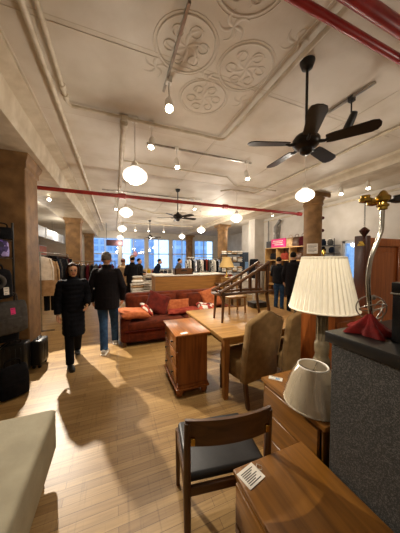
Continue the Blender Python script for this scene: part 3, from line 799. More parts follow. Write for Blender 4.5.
b.done('turned_column', plain('antique pewter', '8a7b60', '5f5340', .4, .5), t)
b = B()
for k in range(10):
    a = k*2*PI/10; b.tube([(.034*math.cos(a), .034*math.sin(a), .35), (.034*math.cos(a), .034*math.sin(a), .52)], .006, 6)
b.done('fluting', plain('antique pewter', '', ''), t)
B().tube([(0, 0, .55), (0, 0, zs+hs+.02)], .006, 8).done('stem', M_brass, t)
B().lathe([(.006, zs+hs+.012), (.016, zs+hs+.025), (.01, zs+hs+.045), (.003, zs+hs+.055)], n=12).done('finial', M_brass, t)
b = B()
for a in (0, 2.1, 4.2): b.tube([(0, 0, zs+hs-.01), (.136*math.cos(a), .136*math.sin(a), zs+hs-.008)], .003, 6)
b.done('spider', M_brass, t)
B().tube([(.02, -.03, zs-.03), (.05, -.12, zs-.02)], .008, 8).done('switch', M_brass, t)

# small lampshade wrapped in film
t = thing('lampshade', 'small cream lampshade wrapped in clear plastic, sitting on the teak desk', 'lampshade', (1.185, 1.005, .72))
prof = [(.172, .004), (.166, .03), (.15, .085), (.13, .15), (.108, .205), (.09, .24)]
b = B(); b.lathe(prof+[(r-.006, z) for r, z in prof[::-1]], n=48, cap=False); b.done('shade', M_shade2, t)
B().ring((0, 0, .24), .088, .005, n=36).done('top_trim', M_paper, t); B().ring((0, 0, .006), .171, .005, n=36).done('bottom_trim', M_paper, t)
wr_ = lambda a, z: .004*math.sin(9*a+z*40)+.003*math.sin(23*a-z*90)
prof2 = [(r+.007, z) for r, z in prof]
b = B(); b.lathe([(.172*.98, .002)]+prof2, n=96, wob=wr_, cap=False); b.done('plastic_wrap', M_film, t, ang=30)
b = B()
for a in (.4, 2.5, 4.6): b.tube([(0, 0, .2), (.088*math.cos(a), .088*math.sin(a), .24)], .003, 6)
b.ring((0, 0, .2), .018, .003, n=16); b.done('spider', M_steel, t)

# reddish panel of furniture behind the desk lamps
t = thing('side_cabinet', 'reddish cherry cabinet standing behind the desk lamps', 'cabinet', (1.95, 1.42, 0))
B().box(0, .5, 0, .4, .08, 1.1).done('carcass', M_mahog, t, smooth=False)
B().box(-.02, .52, -.02, .42, 1.1, 1.13, .006, 2).done('top', M_mahog, t)
B().box(.02, .48, -.012, .0, .14, 1.04, .004, 1).done('door', M_mahog, t)
B().box(.01, .49, .01, .39, 0, .08).done('plinth', M_mahog_d, t)

# wardrobe at right
t = thing('headboard', 'tall mahogany panelled headboard standing at the right edge behind the black pedestal', 'headboard', (2.6, 1.555, 0))
for x in (0, 1.3): B().box(x, x+.09, 0, .125, 0, 1.915, .008, 2).done('post', M_mahog_d, t)
B().box(.09, 1.3, .02, .1, 1.8, 1.895, .008, 2).done('top_rail', M_mahog, t)
B().box(.09, 1.3, .02, .1, .1, .25, .006, 1).done('bottom_rail', M_mahog, t)
B().box(.67, .74, .02, .1, .25, 1.8, .004, 1).done('stile', M_mahog, t)
for x0, x1 in ((.09, .67), (.74, 1.3)):
    b = B(); b.box(x0, x1, .045, .07, .25, 1.8); b.box(x0+.05, x1-.05, .035, .05, .31, 1.74, .012, 1); b.done('panel', M_mahog, t)
b = B(); b.loft([[(x, y, z) for y, z in ((.0, 1.80), (.09, 1.80), (.06, 1.85), (.03, 1.85))] for x in (-.008, -.0)]); b.done('gold_plate', M_brass, t)

# foreground chest
t = thing('low_chest', 'low teak chest of drawers in the near foreground with a white price tag', 'chest of drawers', (.56, .35, 0))
cw, cdp, ch = .475, .60, .55
B().box(0, cw, 0, cdp, ch-.025, ch, .006, 3).done('top', M_teak, t)
b = B(); b.box(.015, cw-.012, .015, cdp-.012, .06, ch-.025); b.done('carcass', M_teak_z, t, smooth=False)
for k in range(2):
    z0 = .09+k*.215
    d = B().box(-.002, .016, .03, cdp-.03, z0, z0+.2, .005, 2).done('drawer', M_teak, t)
    b = B()
    for y in (.2, .36): b.tube([(-.002, y, z0+.1), (-.018, y, z0+.1)], .006, 8)
    b.tube([(-.018, .19, z0+.1), (-.022, .22, z0+.095), (-.022, .34, z0+.095), (-.018, .37, z0+.1)], .006, 8); b.done('handle', M_chrome, d)
B().box(.03, cw-.03, .03, cdp-.03, 0, .06).done('plinth', M_mahog_d, t)
price_card((.628, .885, .5505), R(14), .056, .046, 'white printed price tag with string on the near teak chest', 7, True)

# foreground chair
t = thing('dining_chair', 'dark wood dining chair with a black seat, seen from behind in the near foreground', 'chair', (.575, 1.02, 0), R(-9))
w = .235
def curve_back(z0, z1, dep=.05, th=.018):
    b = B(); rings = []
    N = 16
    for k in range(N+1):
        u = -1+2*k/N; x = u*(w+.012); y = -.02-dep*(1-u*u)
        arch = .012*(1-u*u)
        rings.append([(x, y, z0+arch), (x, y+th, z0+arch), (x, y+th, z1+arch), (x, y, z1+arch)])
    b.loft(rings); return b
curve_back(.675, .81).done('top_rail', M_dkwood, t, ang=25)
for s in (-1, 1):
    b = B(); b.tube([(s*w, -.03, 0), (s*w, .0, .43), (s*(w+.0), -.02, .80)], [.017, .022, .017], 10); b.done('rear_leg', M_dkwood_z, t)
    b = B(); b.tube([(s*(w-.0), .42, 0), (s*(w-.0), .4, .43)], [.014, .02], 10); b.done('front_leg', M_dkwood_z, t)
    B().box(s*w-.012, s*w+.012, 0, .4, .37, .43, .004, 1).done('side_rail', M_dkwood, t)
    B().box(s*(w-.025)-.012, s*(w-.025)+.012, -.05, -.03, .69, .73, .003, 1).done('joint_plate', M_brass, t)
B().box(-w, w, -.012, .012, .38, .43, .004, 1).done('back_rail', M_dkwood, t)
B().box(-w, w, .39, .412, .37, .43, .004, 1).done('front_rail', M_dkwood, t)
b = B(); b.box(-w+.0, w-.0, .015, .42, .425, .475, .02, 4); b.done('seat', plain('black vinyl', '16161a', '0f0f12', .45, scale=10, bump=.05), t)

# pedestal
t = thing('pedestal', 'tall charcoal mottled pedestal with a black top at the right edge', 'pedestal', (1.05, .14, 0))
B().box(0, .62, 0, .64, 0, 1.215, .002, 1).done('body', M_granite, t)
B().box(-.02, .64, -.02, .665, 1.215, 1.27, .004, 2).done('top', plain('black laminate', '1c1b1a', '151413', .3), t)
# silk flower
cx, cy, cz = 1.218, .70, 1.27
wob_ = lambda a, z: (.022*math.sin(5*a+.6)+.012*math.sin(9*a+2))*(1-z/.1)
prof = [(.100, .003), (.088, .02), (.062, .034), (.04, .055), (.022, .078), (.012, .095)]
o = B().lathe(prof+[(max(.004, r-.005), z-.003 if z > .01 else z) for r, z in prof[::-1]], (0, 0, 0), 72, wob_, False).done('red_cloth', M_redcloth, None, (cx, cy, cz), 70)
tag(o, 'crumpled red cloth draped on the black pedestal top around the silver fitting', 'cloth')
# swan-neck lamp
t = thing('chandelier_stem', 'silver swan-neck light fitting with brass socket cluster standing on the pedestal', 'light fitting', (1.285, .725, 1.27))
pts = [(-.005, 0, .04), (-.025, .002, .14), (-.035, .005, .24), (-.034, .005, .31), (-.024, .0, .39), (.002, -.01, .47), (.02, -.018, .53), (.025, -.018, .6), (.027, -.018, .66)]
def smooth_pts(p, n=5):
    p = [Vector(q) for q in p]; o = []
    for i in range(len(p)-1):
        a, b_, c, d = p[max(i-1, 0)], p[i], p[i+1], p[min(i+2, len(p)-1)]
        for k in range(n):
            u = k/n; o.append(.5*((2*b_)+(c-a)*u+(2*a-5*b_+4*c-d)*u*u+(3*b_-a-3*c+d)*u**3))
    return o+[p[-1]]
B().tube(smooth_pts(pts), .0105, 12).done('swan_neck', M_chrome, t)
b = B(); b.ring((.027, -.018, .66), .02, .008, n=16); b.lathe([(.006, .635), (.02, .64), (.022, .66), (.016, .68), (.03, .685), (.034, .705), (.02, .72), (.012, .735), (.004, .74)], (.027, -.018, 0), 16)
b.done('brass_hub', M_brass, t)
for dx, dy, m_, nm in ((-.085, .035, M_brass, 'brass_socket'), (.07, -.03, M_black, 'dark_socket'), (.02, .06, M_brass, 'brass_socket')):
    b = B(); b.tube([(.027, -.018, .69), (.027+dx*.6, -.018+dy*.6, .685), (.027+dx, -.018+dy, .69)], .008, 8)
    b.lathe([(.012, .675), (.028, .68), (.03, .695), (.02, .7), (.022, .712), (.008, .715)], (.027+dx, -.018+dy, 0), 16); b.done(nm, m_, t)
b = B()
for k in range(20):
    z = .675-k*.0062; b.ring((-.058, .017, z), .0035, .001, axis=(1, 0, 0) if k % 2 else (0, 1, 0), n=8, m=5)
b.done('chain', M_black, t)
b = B(); b.lathe([(.002, .52), (.012, .512), (.024, .5), (.02, .49), (.012, .478), (.004, .465), (.002, .455)], (-.058, .017, .03), 16); b.done('pendant_drop', plain('dark ruby bead', '3a1714', '26100e', .2), t)
b = B()
for c_, r_, ax in (((-.015, 0, .12), .066, (1, .9, .2)), ((.02, -.005, .1), .062, (-.8, .9, .5)), ((.0, 0, .12), .06, (.2, .5, 1)), ((.03, 0, .06), .05, (.1, 1, .2))):
    b.ring(c_, r_, .0032, ax, 28, 6)
b.done('wire_scrolls', M_steel, t)
B().ball((-.002, -.004, .175), (.011, .011, .014)).done('finial', M_steel, t)
b = B(); b.tube([(-.005, 0, .0), (-.005, 0, .06)], .012, 10); b.lathe([(.045, 0), (.043, .006), (.014, .014)], (-.005, 0, 0), 20); b.done('foot_plate', M_steel, t)
# black box on pedestal
t = thing('black_case', 'small black box standing on the pedestal at the right edge', 'box', (1.175, .385, 1.27))
m_bx = plain('black gloss box', '141313', '0e0d0d', .25)
B().box(0, .24, 0, .2, 0, .225, .004, 2).done('body', m_bx, t)
B().box(-.004, .244, -.004, .204, .225, .275, .005, 2).done('lid', m_bx, t)
B().box(-.006, .246, -.006, .206, .22, .227, .001, 1).done('rim', M_steel, t)

# ------------------------------------------------------------------ PEOPLE  (local: faces -Y, metres at 1.70 tall)
def hand(b, wrist, d, nrm, thumb_side, cl=.35):
    d = Vector(d).normalized(); nrm = Vector(nrm); nrm = (nrm-d*nrm.dot(d)).normalized(); side = d.cross(nrm)*thumb_side
    wv = Vector(wrist)
    rings = []
    for f, wd, th in ((0, .024, .02), (.025, .034, .017), (.06, .041, .015), (.088, .038, .011)):
        rings.append([wv+d*f+side*(math.cos(a)*wd)+nrm*(math.sin(a)*th) for a in [2*PI*k/10 for k in range(10)]])
    b.loft(rings)
    for o, L in ((.031, .07), (.0105, .08), (-.0105, .074), (-.031, .058)):
        p0 = wv+d*.075+side*o; dd = (d+side*o*3).normalized(); pts = [p0]
        ang = 0
        for k in range(3):
            ang += cl
            pts.append(pts[-1]+(dd*math.cos(ang)+nrm*math.sin(ang))*(L*(.45, .32, .23)[k]))
        b.tube([wv+d*.05+side*o*.9]+pts, [.009, .0095, .009, .008, .0065], 7)
    p0 = wv+d*.02+side*.028
    pts = [p0, p0+side*.022+d*.022+nrm*.01, p0+side*.03+d*.048+nrm*.022, p0+side*.03+d*.068+nrm*.03]
    b.tube(pts, [.013, .012, .0105, .008], 7)
def ell(c, rx, ry, n=20, tilt=0):
    return [(c[0]+rx*math.cos(a), c[1]+ry*math.sin(a), c[2]+tilt*math.sin(a)) for a in [2*PI*k/n for k in range(n)]]
def person(label, loc, rz, h, feet, arms, coat, coat_hem, trousers, hair, shoes, skin='c99a78', group=None, vox=.008, puffer=False, hairlong=False, hat=None, slim=1, sole=None, hands=True, lean=0, glasses=False):
    k = h/1.7
    t = thing('person', label, 'person', loc, rz, group)
    def fin(b, name, m, v=vox, sm=3, ang=180):
        me = remesh(b, v, sm)
        me.transform(Matrix.Scale(k, 4))
        return link(name, me, m, t, None, ang)
    hips = [(-.085, 0, .9), (.085, 0, .9)]
    legs = []
    for s, (fx, fy, fz) in zip((-1, 1), feet):
        hip = Vector((s*.085, 0, .9)); an = Vector((fx, fy, .085+fz)); kn = hip.lerp(an, .5)+Vector((0, -.045, .01))
        legs.append((hip, kn, an))
    LN = Vector((0, -lean, 0))
    def lz(z): return -lean*max(0, z-.95)
    # body
    b = B()
    b.loft([ell((0, lz(z)+y0, z), rx, ry) for z, rx, ry, y0 in ((.82, .12, .09, .0), (.9, .16, .11, .0), (1.02, .14, .1, 0), (1.12, .135, .1, 0), (1.28, .15, .11, 0), (1.37, .14, .09, .01), (1.43, .08, .065, .01), (1.46, .06, .055, .01))])
    b.tube([(0, lz(1.42)+.01, 1.42), (0, lz(1.5)+.0, 1.5), (0, lz(1.56)-.01, 1.56)], [.058, .052, .055], 12)
    yh = lz(1.6)
    b.ball((0, yh-.0, 1.605), (.075, .095, .105), 18, 12)
    b.loft([ell((0, yh-.035+dy, z), rx, ry, 14) for z, rx, ry, dy in ((1.485, .022, .02, -.03), (1.495, .036, .034, -.022), (1.52, .052, .055, -.012), (1.56, .064, .068, -.002), (1.6, .066, .068, .004))])
    b.loft([ell((0, yh-.1+dy, z), rx, ry, 10) for z, rx, ry, dy in ((1.548, .009, .008, .004), (1.555, .015, .018, -.004), (1.572, .011, .015, .002), (1.605, .007, .01, .012))])
    b.tube([(-.02, yh-.095, 1.527), (0, yh-.102, 1.528), (.02, yh-.095, 1.527)], [.004, .008, .004], 8)
    for s in (-1, 1): b.ball((s*.076, yh+.008, 1.585), (.012, .02, .032), 10, 6)
    for (hip, kn, an) in legs:
        b.tube([hip, hip.lerp(kn, .5), kn, kn.lerp(an, .35), an], [.085, .07, .055, .052, .036], 12)
    for s, (el, wr) in zip((-1, 1), arms):
        sh = Vector((s*.17, .01+lz(1.38), 1.385)); el = Vector(el); wr = Vector(wr)
        b.tube([sh*.7+Vector((0, 0, .41)), sh, sh.lerp(el, .5), el, el.lerp(wr, .4), wr], [.038, .045, .042, .038, .035, .024], 10)
        if hands:
            d = (wr-el).normalized()
            hand(b, wr, d, (-s*.8, -.5, 0), -1 if s < 0 else 1)
    sm = skin_mat('skin ' + label[:18], skin, k)
    fin(b, 'body', sm, min(vox, .0065) if hands else vox, 2)
    # trousers
    b = B()
    b.loft([ell((0, lz(z), z), rx, ry) for z, rx, ry in ((.8, .12, .1), (.86, .165, .125), (.96, .165, .125), (1.02, .155, .115))])
    for (hip, kn, an) in legs:
        b.tube([hip+Vector((0, 0, .02)), hip.lerp(kn, .5), kn, kn.lerp(an, .5), an+Vector((0, .005, -.02))], [.098, .088, .07, .066, .062], 14)
    fin(b, 'trousers', trousers)
    # coat
    b = B(); N = 16
    prof = []
    zz = coat_hem
    steps = 40
    for i in range(steps+1):
        z = coat_hem+(1.44-coat_hem)*i/steps
        if z < .95: rx, ry = .205-.01*(z-coat_hem), .155
        elif z < 1.15: rx, ry = .205-.01*(z-.95)/.2, .15
        elif z < 1.36: rx, ry = .2, .145
        else: f = (z-1.36)/.08; rx, ry = .2-.09*f*f-.03*f, .145-.06*f
        if puffer and z < .85: ry += .17*(.85-z)/.35
        if puffer:
            q = abs(math.sin((z-coat_hem)*PI/.075)); rx += .014*q-.004; ry += .014*q-.004
        prof.append((z, rx*(slim if z < 1.3 else slim+(1-slim)*min(1, (z-1.3)/.06)), ry*slim))
    b.loft([ell((0, lz(z), z), rx, ry, 24) for z, rx, ry in prof])
    b.loft([ell((0, lz(1.45)+.012, z), rx, ry, 16) for z, rx, ry in ((1.4, .1, .09), (1.46, .083, .078), (1.5, .08, .076))])
    for s, (el, wr) in zip((-1, 1), arms):
        sh = Vector((s*.175, .01+lz(1.38), 1.375)); el = Vector(el); wr = Vector(wr)
        pts = [sh*.75+Vector((0, 0, .345)), sh]
        rs = [.062, .068]
        for i in range(1, 13):
            f = i/12; p = sh.lerp(el, f); pts.append(p); rs.append(.066-.009*f+(.008*abs(math.sin(i*PI/3.2)) if puffer else 0))
        for i in range(1, 11):
            f = i/10*.97; p = el.lerp(wr, f); pts.append(p); rs.append(.057-.011*f+(.008*abs(math.sin(i*PI/3.2)) if puffer else 0))
        b.tube(pts, rs, 14)
    fin(b, 'coat', coat, vox, 2)
    # hair
    b = B()
    if hat:
        b.lathe([(.088, -.01), (.094, .02), (.088, .06), (.06, .1), (.02, .115)], (0, yh+.005, 1.635), 18)
        b.box(-.06, .06, yh-.17, yh-.06, 1.63, 1.642, .004, 1)
        fin(b, 'cap', hat, vox, 1)
        b = B()
    b.ball((0, yh+.014, 1.63), (.084, .098, .095), 18, 12)
    if hairlong:
        b.loft([ell((0, yh+.06, z), rx, ry, 14) for z, rx, ry in ((1.4, .05, .02), (1.45, .075, .035), (1.55, .085, .05), (1.65, .08, .05))])
        for s in (-1, 1): b.tube([(s*.055, yh-.06, 1.69), (s*.082, yh-.02, 1.62), (s*.085, yh+.015, 1.53), (s*.07, yh+.03, 1.44)], [.022, .024, .026, .018], 10)
    me = remesh(b, vox, 2)
    bm = bmesh.new(); bm.from_mesh(me)                    # open the face
    dl = [v for v in bm.verts if (v.co.y < yh-.045 and v.co.z < 1.655 and abs(v.co.x) < .062)]
    bmesh.ops.delete(bm, geom=dl, context='VERTS'); bm.to_mesh(me); bm.free()
    me.transform(Matrix.Scale(k, 4)); link('hair', me, hair, t, None, 180)
    if glasses:
        b = B()
        for s in (-1, 1): b.ring((s*.034*k, (yh-.108)*k, 1.592*k), .024*k, .0025*k, (0, 1, 0), 18, 5)
        b.tube([(-.01*k, (yh-.11)*k, 1.596*k), (.01*k, (yh-.11)*k, 1.596*k)], .0025*k, 5)
        for s in (-1, 1): b.tube([(s*.058*k, (yh-.105)*k, 1.598*k), (s*.08*k, yh*k, 1.6*k)], .002*k, 5)
        b.done('glasses', M_black, t)
    # shoes
    for s, (fx, fy, fz) in zip((-1, 1), feet):
        b = B()
        z = fz
        pit_ = -fz*1.2
        m = Matrix.Translation((fx*k, fy*k, z*k)) @ Euler((pit_*2.2, 0, s*-.08)).to_matrix().to_4x4()
        prof = [((0, .075, .045), .025, .02), ((0, .06, .05), .036, .045), ((0, .0, .05), .042, .048), ((0, -.08, .035), .048, .033), ((0, -.15, .027), .044, .024), ((0, -.185, .02), .022, .016)]
        b.loft([[(c[0]*k+rx*k*math.cos(a), c[1]*k, max(.004, c[2]*k+rz_*k*math.sin(a))) for a in [2*PI*q/14 for q in range(14)]] for c, rx, rz_ in prof], mat=m)
        b.tube([Vector((0, .0, .05))*k, Vector((0, .005, .1))*k], [.045*k, .042*k], 12, mat=m)
        so = b.done('shoe', shoes, t, ang=60)
        b = B(); b.loft([[(x*k, y*k, z_*k) for x, y in ((-.035, .08), (.035, .08), (.045, 0), (.05, -.09), (.035, -.17), (0, -.192), (-.035, -.17), (-.05, -.09), (-.045, 0))] for z_ in (.0, .018)], mat=m)
        b.done('sole', sole or M_black, so)
    return t
M_puff = plain('black puffer nylon', '121319', '0b0c11', .8, scale=20)
M_coatm = plain('black wool coat', '191517', '110e10', .85, scale=30)
M_trk = plain('black trousers', '121215', '0c0c0f', .85)
M_hairb = plain('dark brown hair', '3a2213', '26160c', .7, scale=40, spec=.15)
M_hairg = plain('grey hair', '6d6660', '4c4742', .8, scale=40)
M_hairk = plain('black hair', '17120f', '0e0b09', .8, scale=40)
M_shoeb = plain('black leather shoe', '14110f', '0d0b0a', .4)
person('woman with dark hair in a long black puffer coat, walking towards the camera', (-.63, 3.93, 0), R(16), 1.57,
       [(-.09, -.24, 0), (.08, .26, .04)], [((-.225, .02, 1.11), (-.235, -.06, .86)), ((.235, .0, 1.12), (.18, -.2, 1.0))], M_puff, .5, M_trk, M_hairb, M_shoeb, 'c9966f', hairlong=True, puffer=True, glasses=True, slim=.83)
person('man with grey hair in a black coat and blue jeans, seen from behind', (-.14, 4.2, 0), R(172), 1.76,
       [(-.08, -.30, 0), (.03, .16, .0)], [((-.27, .02, 1.1), (-.24, -.09, .86)), ((.27, .03, 1.1), (.25, -.07, .85))], M_coatm, .74, M_jean, M_hairg, plain('white trainer', 'c8c4bc', 'a8a298', .6), 'b98a68', sole=M_paper)
stand = [(-.1, 0, 0), (.1, 0, 0)]
hang = [((-.25, .02, 1.1), (-.25, -.06, .86)), ((.25, .02, 1.1), (.25, -.06, .86))]
bent = [((-.24, 0, 1.12), (-.16, -.24, 1.05)), ((.24, 0, 1.12), (.16, -.24, 1.05))]
PB = dict(vox=.014)
person('shopper in a dark jacket and tan cap among the far tables', (.56, 7.9, 0), R(200), 1.74, stand, bent, M_dark, .8, M_trk, M_hairk, M_shoeb, hat=M_beige, **PB)
person('shopper in black with head bowed in front of the back windows, second from left', (.98, 9.6, 0), R(60), 1.66, stand, bent, M_dark, .75, M_trk, M_hairk, M_shoeb, **PB)
person('shopper in navy leaning over the far tables in front of the back windows', (1.62, 9.5, 0), R(70), 1.64, stand, bent, M_navy, .8, M_trk, M_hairk, M_shoeb, lean=.35, **PB)
person('shopper in charcoal bending over the far tables, rightmost before the windows', (2.62, 9.5, 0), R(75), 1.66, stand, bent, M_grey, .8, M_trk, M_hairk, M_shoeb, lean=.2, **PB)
person('shopper in a beige coat just right of the grey-haired man', (.3, 8.75, 0), R(150), 1.66, stand, bent, M_beige, .65, M_trk, plain('auburn hair', '7b3f2a', '5a2c1d', .6), M_shoeb, **PB)
person('shopper in a black jacket and blue jeans facing the cubby shelf at right', (5.02, 5.62, 0), R(118), 1.7, stand, bent, M_dark, .85, M_jean, M_hairk, M_shoeb, **PB)
person('taller shopper in a long black coat right beside the tan column', (5.02, 5.02, 0), R(130), 1.84, stand, hang, M_coatm, .5, M_trk, M_hairk, M_shoeb, **PB)

# ------------------------------------------------------------------ LEFT: bag rack, bags, suitcases
t = thing('bag_rack', 'black metal rack of bags beside the near left column', 'rack', (-1.62, 3.45, 0))
for x in (-.3, .3):
    for y in (-.3, .3): B().tube([(x, y, 0), (x, y, 2.15)], .014, 8).done('upright', M_black, t)
for z in (.55, 1.15, 1.66, 1.9):
    b = B(); b.tube([(-.3, -.3, z), (.3, -.3, z), (.3, .3, z), (-.3, .3, z), (-.3, -.3, z)], .009, 6)
    for x in (-.2, -.1, 0, .1, .2): b.tube([(x, -.3, z), (x, .3, z)], .004, 5)
    b.done('wire_shelf', M_steel, t)
def bag(name, label, loc, rz, w, d, h, m, strap=.12, group=None, cat='bag', hm=None):
    t = thing(name, label, cat, loc, rz, group)
    b = B(); sq = lambda a, e: math.copysign(abs(a)**e, a)
    b.loft([[(w/2*e*sq(math.cos(a), .5), d/2*e*f*sq(math.sin(a), .5), z*h) for a in [2*PI*k/24 for k in range(24)]] for e, f, z in ((.8, .7, 0), (.98, 1, .06), (1, 1, .4), (.97, .85, .8), (.9, .5, .97), (.75, .3, 1))])
    b.done('bag_body', m, t, ang=60)
    if strap:
        B().tube(smooth_pts([(-w*.25, 0, h*.93), (-w*.22, 0, h+strap*.7), (0, 0, h+strap), (w*.22, 0, h+strap*.7), (w*.25, 0, h*.93)]), .009, 7).done('handle', hm or m, t)
    B().box(-w*.3, w*.3, -d*.5-.006, -d*.42, h*.18, h*.5, .006, 2).done('front_pocket', m, t)
    return t
bag('handbag', 'purple patterned bag on the upper shelf of the left bag rack', (-1.38, 3.36, 1.67), R(40), .3, .16, .22, M_purple, .0)
bag('handbag', 'pink bag at the very top of the left bag rack', (-1.55, 3.42, 1.905), R(30), .2, .14, .16, M_pink, .08)
bag('handbag', 'dark bag beside the pink one at the top of the bag rack', (-1.36, 3.55, 1.905), R(30), .22, .14, .16, M_dark, .05)
bag('backpack', 'black backpack in the middle of the left bag rack', (-1.37, 3.33, 1.16), R(35), .34, .2, .36, M_dark, .06, 'black bags on the left rack')
bag('backpack', 'black backpack behind another on the middle shelf of the bag rack', (-1.42, 3.6, 1.16), R(80), .24, .16, .36, M_dark, .06)
bag('handbag', 'black handbag on the lower left rack shelf behind the grey bag', (-1.5, 3.65, .56), R(60), .34, .2, .3, M_dark, .06)
bag('handbag', 'dark grey handbag at the back of the upper rack shelf', (-1.6, 3.62, 1.67), R(20), .3, .18, .2, M_grey, .04)
bag('backpack', 'navy backpack squeezed at the outer end of the middle rack shelf', (-1.68, 3.3, 1.16), R(20), .26, .18, .4, M_navy, .05)
o = B(); o.ring((0, 0, 0), .07, .022, (0, 1, 0)); o = o.done('travel_pillow', M_grey, None, (-1.29, 3.2, 1.38), 60); o.rotation_euler = (0, 0, R(35)); tag(o, 'grey ring shaped travel pillow hanging on the left bag rack', 'pillow')
bag('shoulder_bag', 'grey shoulder bag with a pink tag on the left bag rack', (-1.30, 3.48, .93-.25), R(40), .42, .14, .42, M_grey, .12)
t = price_card((-1.19, 3.33, 1.0), 0, .025, .04, 'pink card tag on the grey bag of the left rack', 2)
t.rotation_euler = (R(80), 0, R(45))
for c in t.children:
    if c.name.startswith('card'): c.data.materials[0] = M_pink
t = price_card((-1.2, 3.2, 1.27), 0, .025, .045, 'white card tag hanging below the travel pillow on the bag rack', 3)
t.rotation_euler = (R(85), 0, R(40))
bag('duffel_bag', 'bulky black duffel bag on the floor at the left edge', (-1.17, 3.21, 0), R(35), .3, .24, .36, M_dark, .08)
bag('duffel_bag', 'black duffel bag lying on top of another at the left edge', (-1.42, 3.55, .56), R(20), .4, .22, .2, M_dark, .05)
def suitcase(loc, rz, w, d, h, m, label):
    t = thing('suitcase', label, 'suitcase', loc, rz)
    B().box(-w/2, w/2, -d/2, d/2, .045, h, .03, 3).done('shell', m, t)
    b = B()
    for x in (-w*.3, -w*.1, w*.1, w*.3): b.box(x-.008, x+.008, -d/2-.005, -d/2+.01, .1, h-.06, .003, 1)
    b.done('ribs', m, t)
    B().tube(smooth_pts([(-.06, 0, h-.01), (-.055, 0, h+.03), (.055, 0, h+.03), (.06, 0, h-.01)]), .009, 8).done('handle', M_black, t)
    for x in (-w/2+.04, w/2-.04):
        for y in (-d/2+.04, d/2-.04):
            wl = B(); wl.tube([(x-.012, y, .024), (x+.012, y, .024)], .024, 12); wl.done('wheel', M_black, t)
m_case = plain('black polycarbonate', '1a1918', '121110', .4)
suitcase((-1.32, 3.73, 0), R(0), .3, .2, .48, m_case, 'black suitcase standing before the near left column')
suitcase((-1.105, 3.98, 0), R(84), .28, .15, .42, m_case, 'black suitcase at the right foot of the near left column')

# ------------------------------------------------------------------ clothing racks
def garment(label, loc, rz, L, m, w=.42, th=.09, group=None, trousers=False, name='garment', cat='clothing'):
    t = thing(name, label, cat, loc, rz, group)
    b = B()
    if trousers:
        for s in (-1, 1): b.loft([ell((s*.07, 0, z), rx, .035, 12) for z, rx in ((-L, .06), (-.3, .075), (-.06, .085))])
        b.box(-.16, .16, -.03, .03, -.14, -.05, .01, 1)
    else:
        rings = []
        for f, e, y in ((0, .22, .5), (.05, .55, .75), (.1, .95, 1), (.25, .9, 1), (.6, .95, 1.1), (1, 1.08, 1.25)):
            n = 28
            rings.append([(w/2*e*math.cos(a), (th/2*y+.012*math.sin(7*a+f*3)*f)*math.sin(a), -.07-f*(L-.07)) for a in [2*PI*k/n for k in range(n)]])
        b.loft(rings)
    b.done('garment_body', m, t, ang=60)
    if not trousers:
        for s in (-1, 1):
            B().tube([(s*w*.4, 0, -.13), (s*w*.52, .01, -.35), (s*w*.53, .0, -.13-.5)], [.045, .04, .034], 10, .6).done('sleeve', m, t)
    B().tube([(-.17, 0, -.09), (0, 0, -.045), (.17, 0, -.09)], .006, 6).done('hanger', M_dkwood, t)
    B().tube([(0, 0, -.045), (0, 0, -.005), (.012, 0, .012), (.024, 0, 0)], .003, 5).done('hook', M_steel, t)
    return t
def rack(name, label, loc, rz, L, h):
    t = thing(name, label, 'clothes rack', loc, rz)
    B().tube([(-L/2, 0, h), (L/2, 0, h)], .014, 8).done('rail', M_steel, t)
    for s in (-1, 1):
        B().tube([(s*L/2, 0, 0), (s*L/2, 0, h)], .014, 8).done('upright', M_steel, t)
        B().tube([(s*L/2, -.25, .02), (s*L/2, .25, .02)], .016, 8).done('foot', M_steel, t)
    return t
m_set = [M_dark, M_navy, M_grey, M_maroon, M_coatm]
rack('clothes_rack', 'steel clothes rack between the two left columns holding coats', (-1.56, 7.35, 0), R(90), 3.1, 1.8)
garment('white cardigan hanging at the near end of the left coat rack', (-1.58, 5.95, 1.78), R(6), .62, M_linen)
garment('beige coat hanging on the left coat rack next to the white cardigan', (-1.5, 6.12, 1.72), R(6), .95, M_beige)
for k in range(12):
    y = 6.4+k*.185
    garment('dark coat hanging further along the left coat rack', (-1.56, y, 1.78), R(random.uniform(-8, 8)), random.uniform(.75, 1.05), m_set[k % 5] if k % 3 else M_dark, group='dark coats on the left rack')
o = garment('long pale dress hanging at the far end of the left coat rack', (-1.56, 8.72, 1.78), R(15), 1.05, M_beige, .34)
# trousers below white cardigan
garment('black trousers hanging just behind the beige coat on the left rack', (-1.5, 6.28, 1.78), R(6), 1.4, M_trk, trousers=True)
rack('clothes_rack', 'low clothes rack behind the grey-haired man with maroon and black clothes', (-.6, 7.4, 0), 0, 1.2, 1.58)
for k in range(10):
    garment(['maroon top hanging on the rack behind the grey-haired man', 'black top hanging on the rack behind the grey-haired man', 'dark grey top hanging on the rack behind the grey-haired man'][k % 3], (-1.12+k*.115, 7.4, 1.56), R(90+random.uniform(-10, 10)), random.uniform(.6, .75), [M_maroon, M_dark, M_grey][k % 3], group=['maroon tops', 'black tops', 'grey tops'][k % 3]+' behind the man')
# pink poster on the left wall
t = thing('poster', 'pale pink framed poster on the far left wall', 'poster', (-3.98, 15.4, 2.15), R(90))
B().box(-.8, .8, -.02, .02, -.28, .28).done('sheet', plain('pale pink paper', 'e8a79a', 'dc9488', .8), t, smooth=False)
b = B(); b.box(-.84, .84, -.03, .015, .26, .31); b.box(-.84, .84, -.03, .015, -.31, -.26); b.box(-.84, -.79, -.03, .015, -.3, .3); b.box(.79, .84, -.03, .015, -.3, .3); b.done('frame', M_wframe, t, smooth=False)
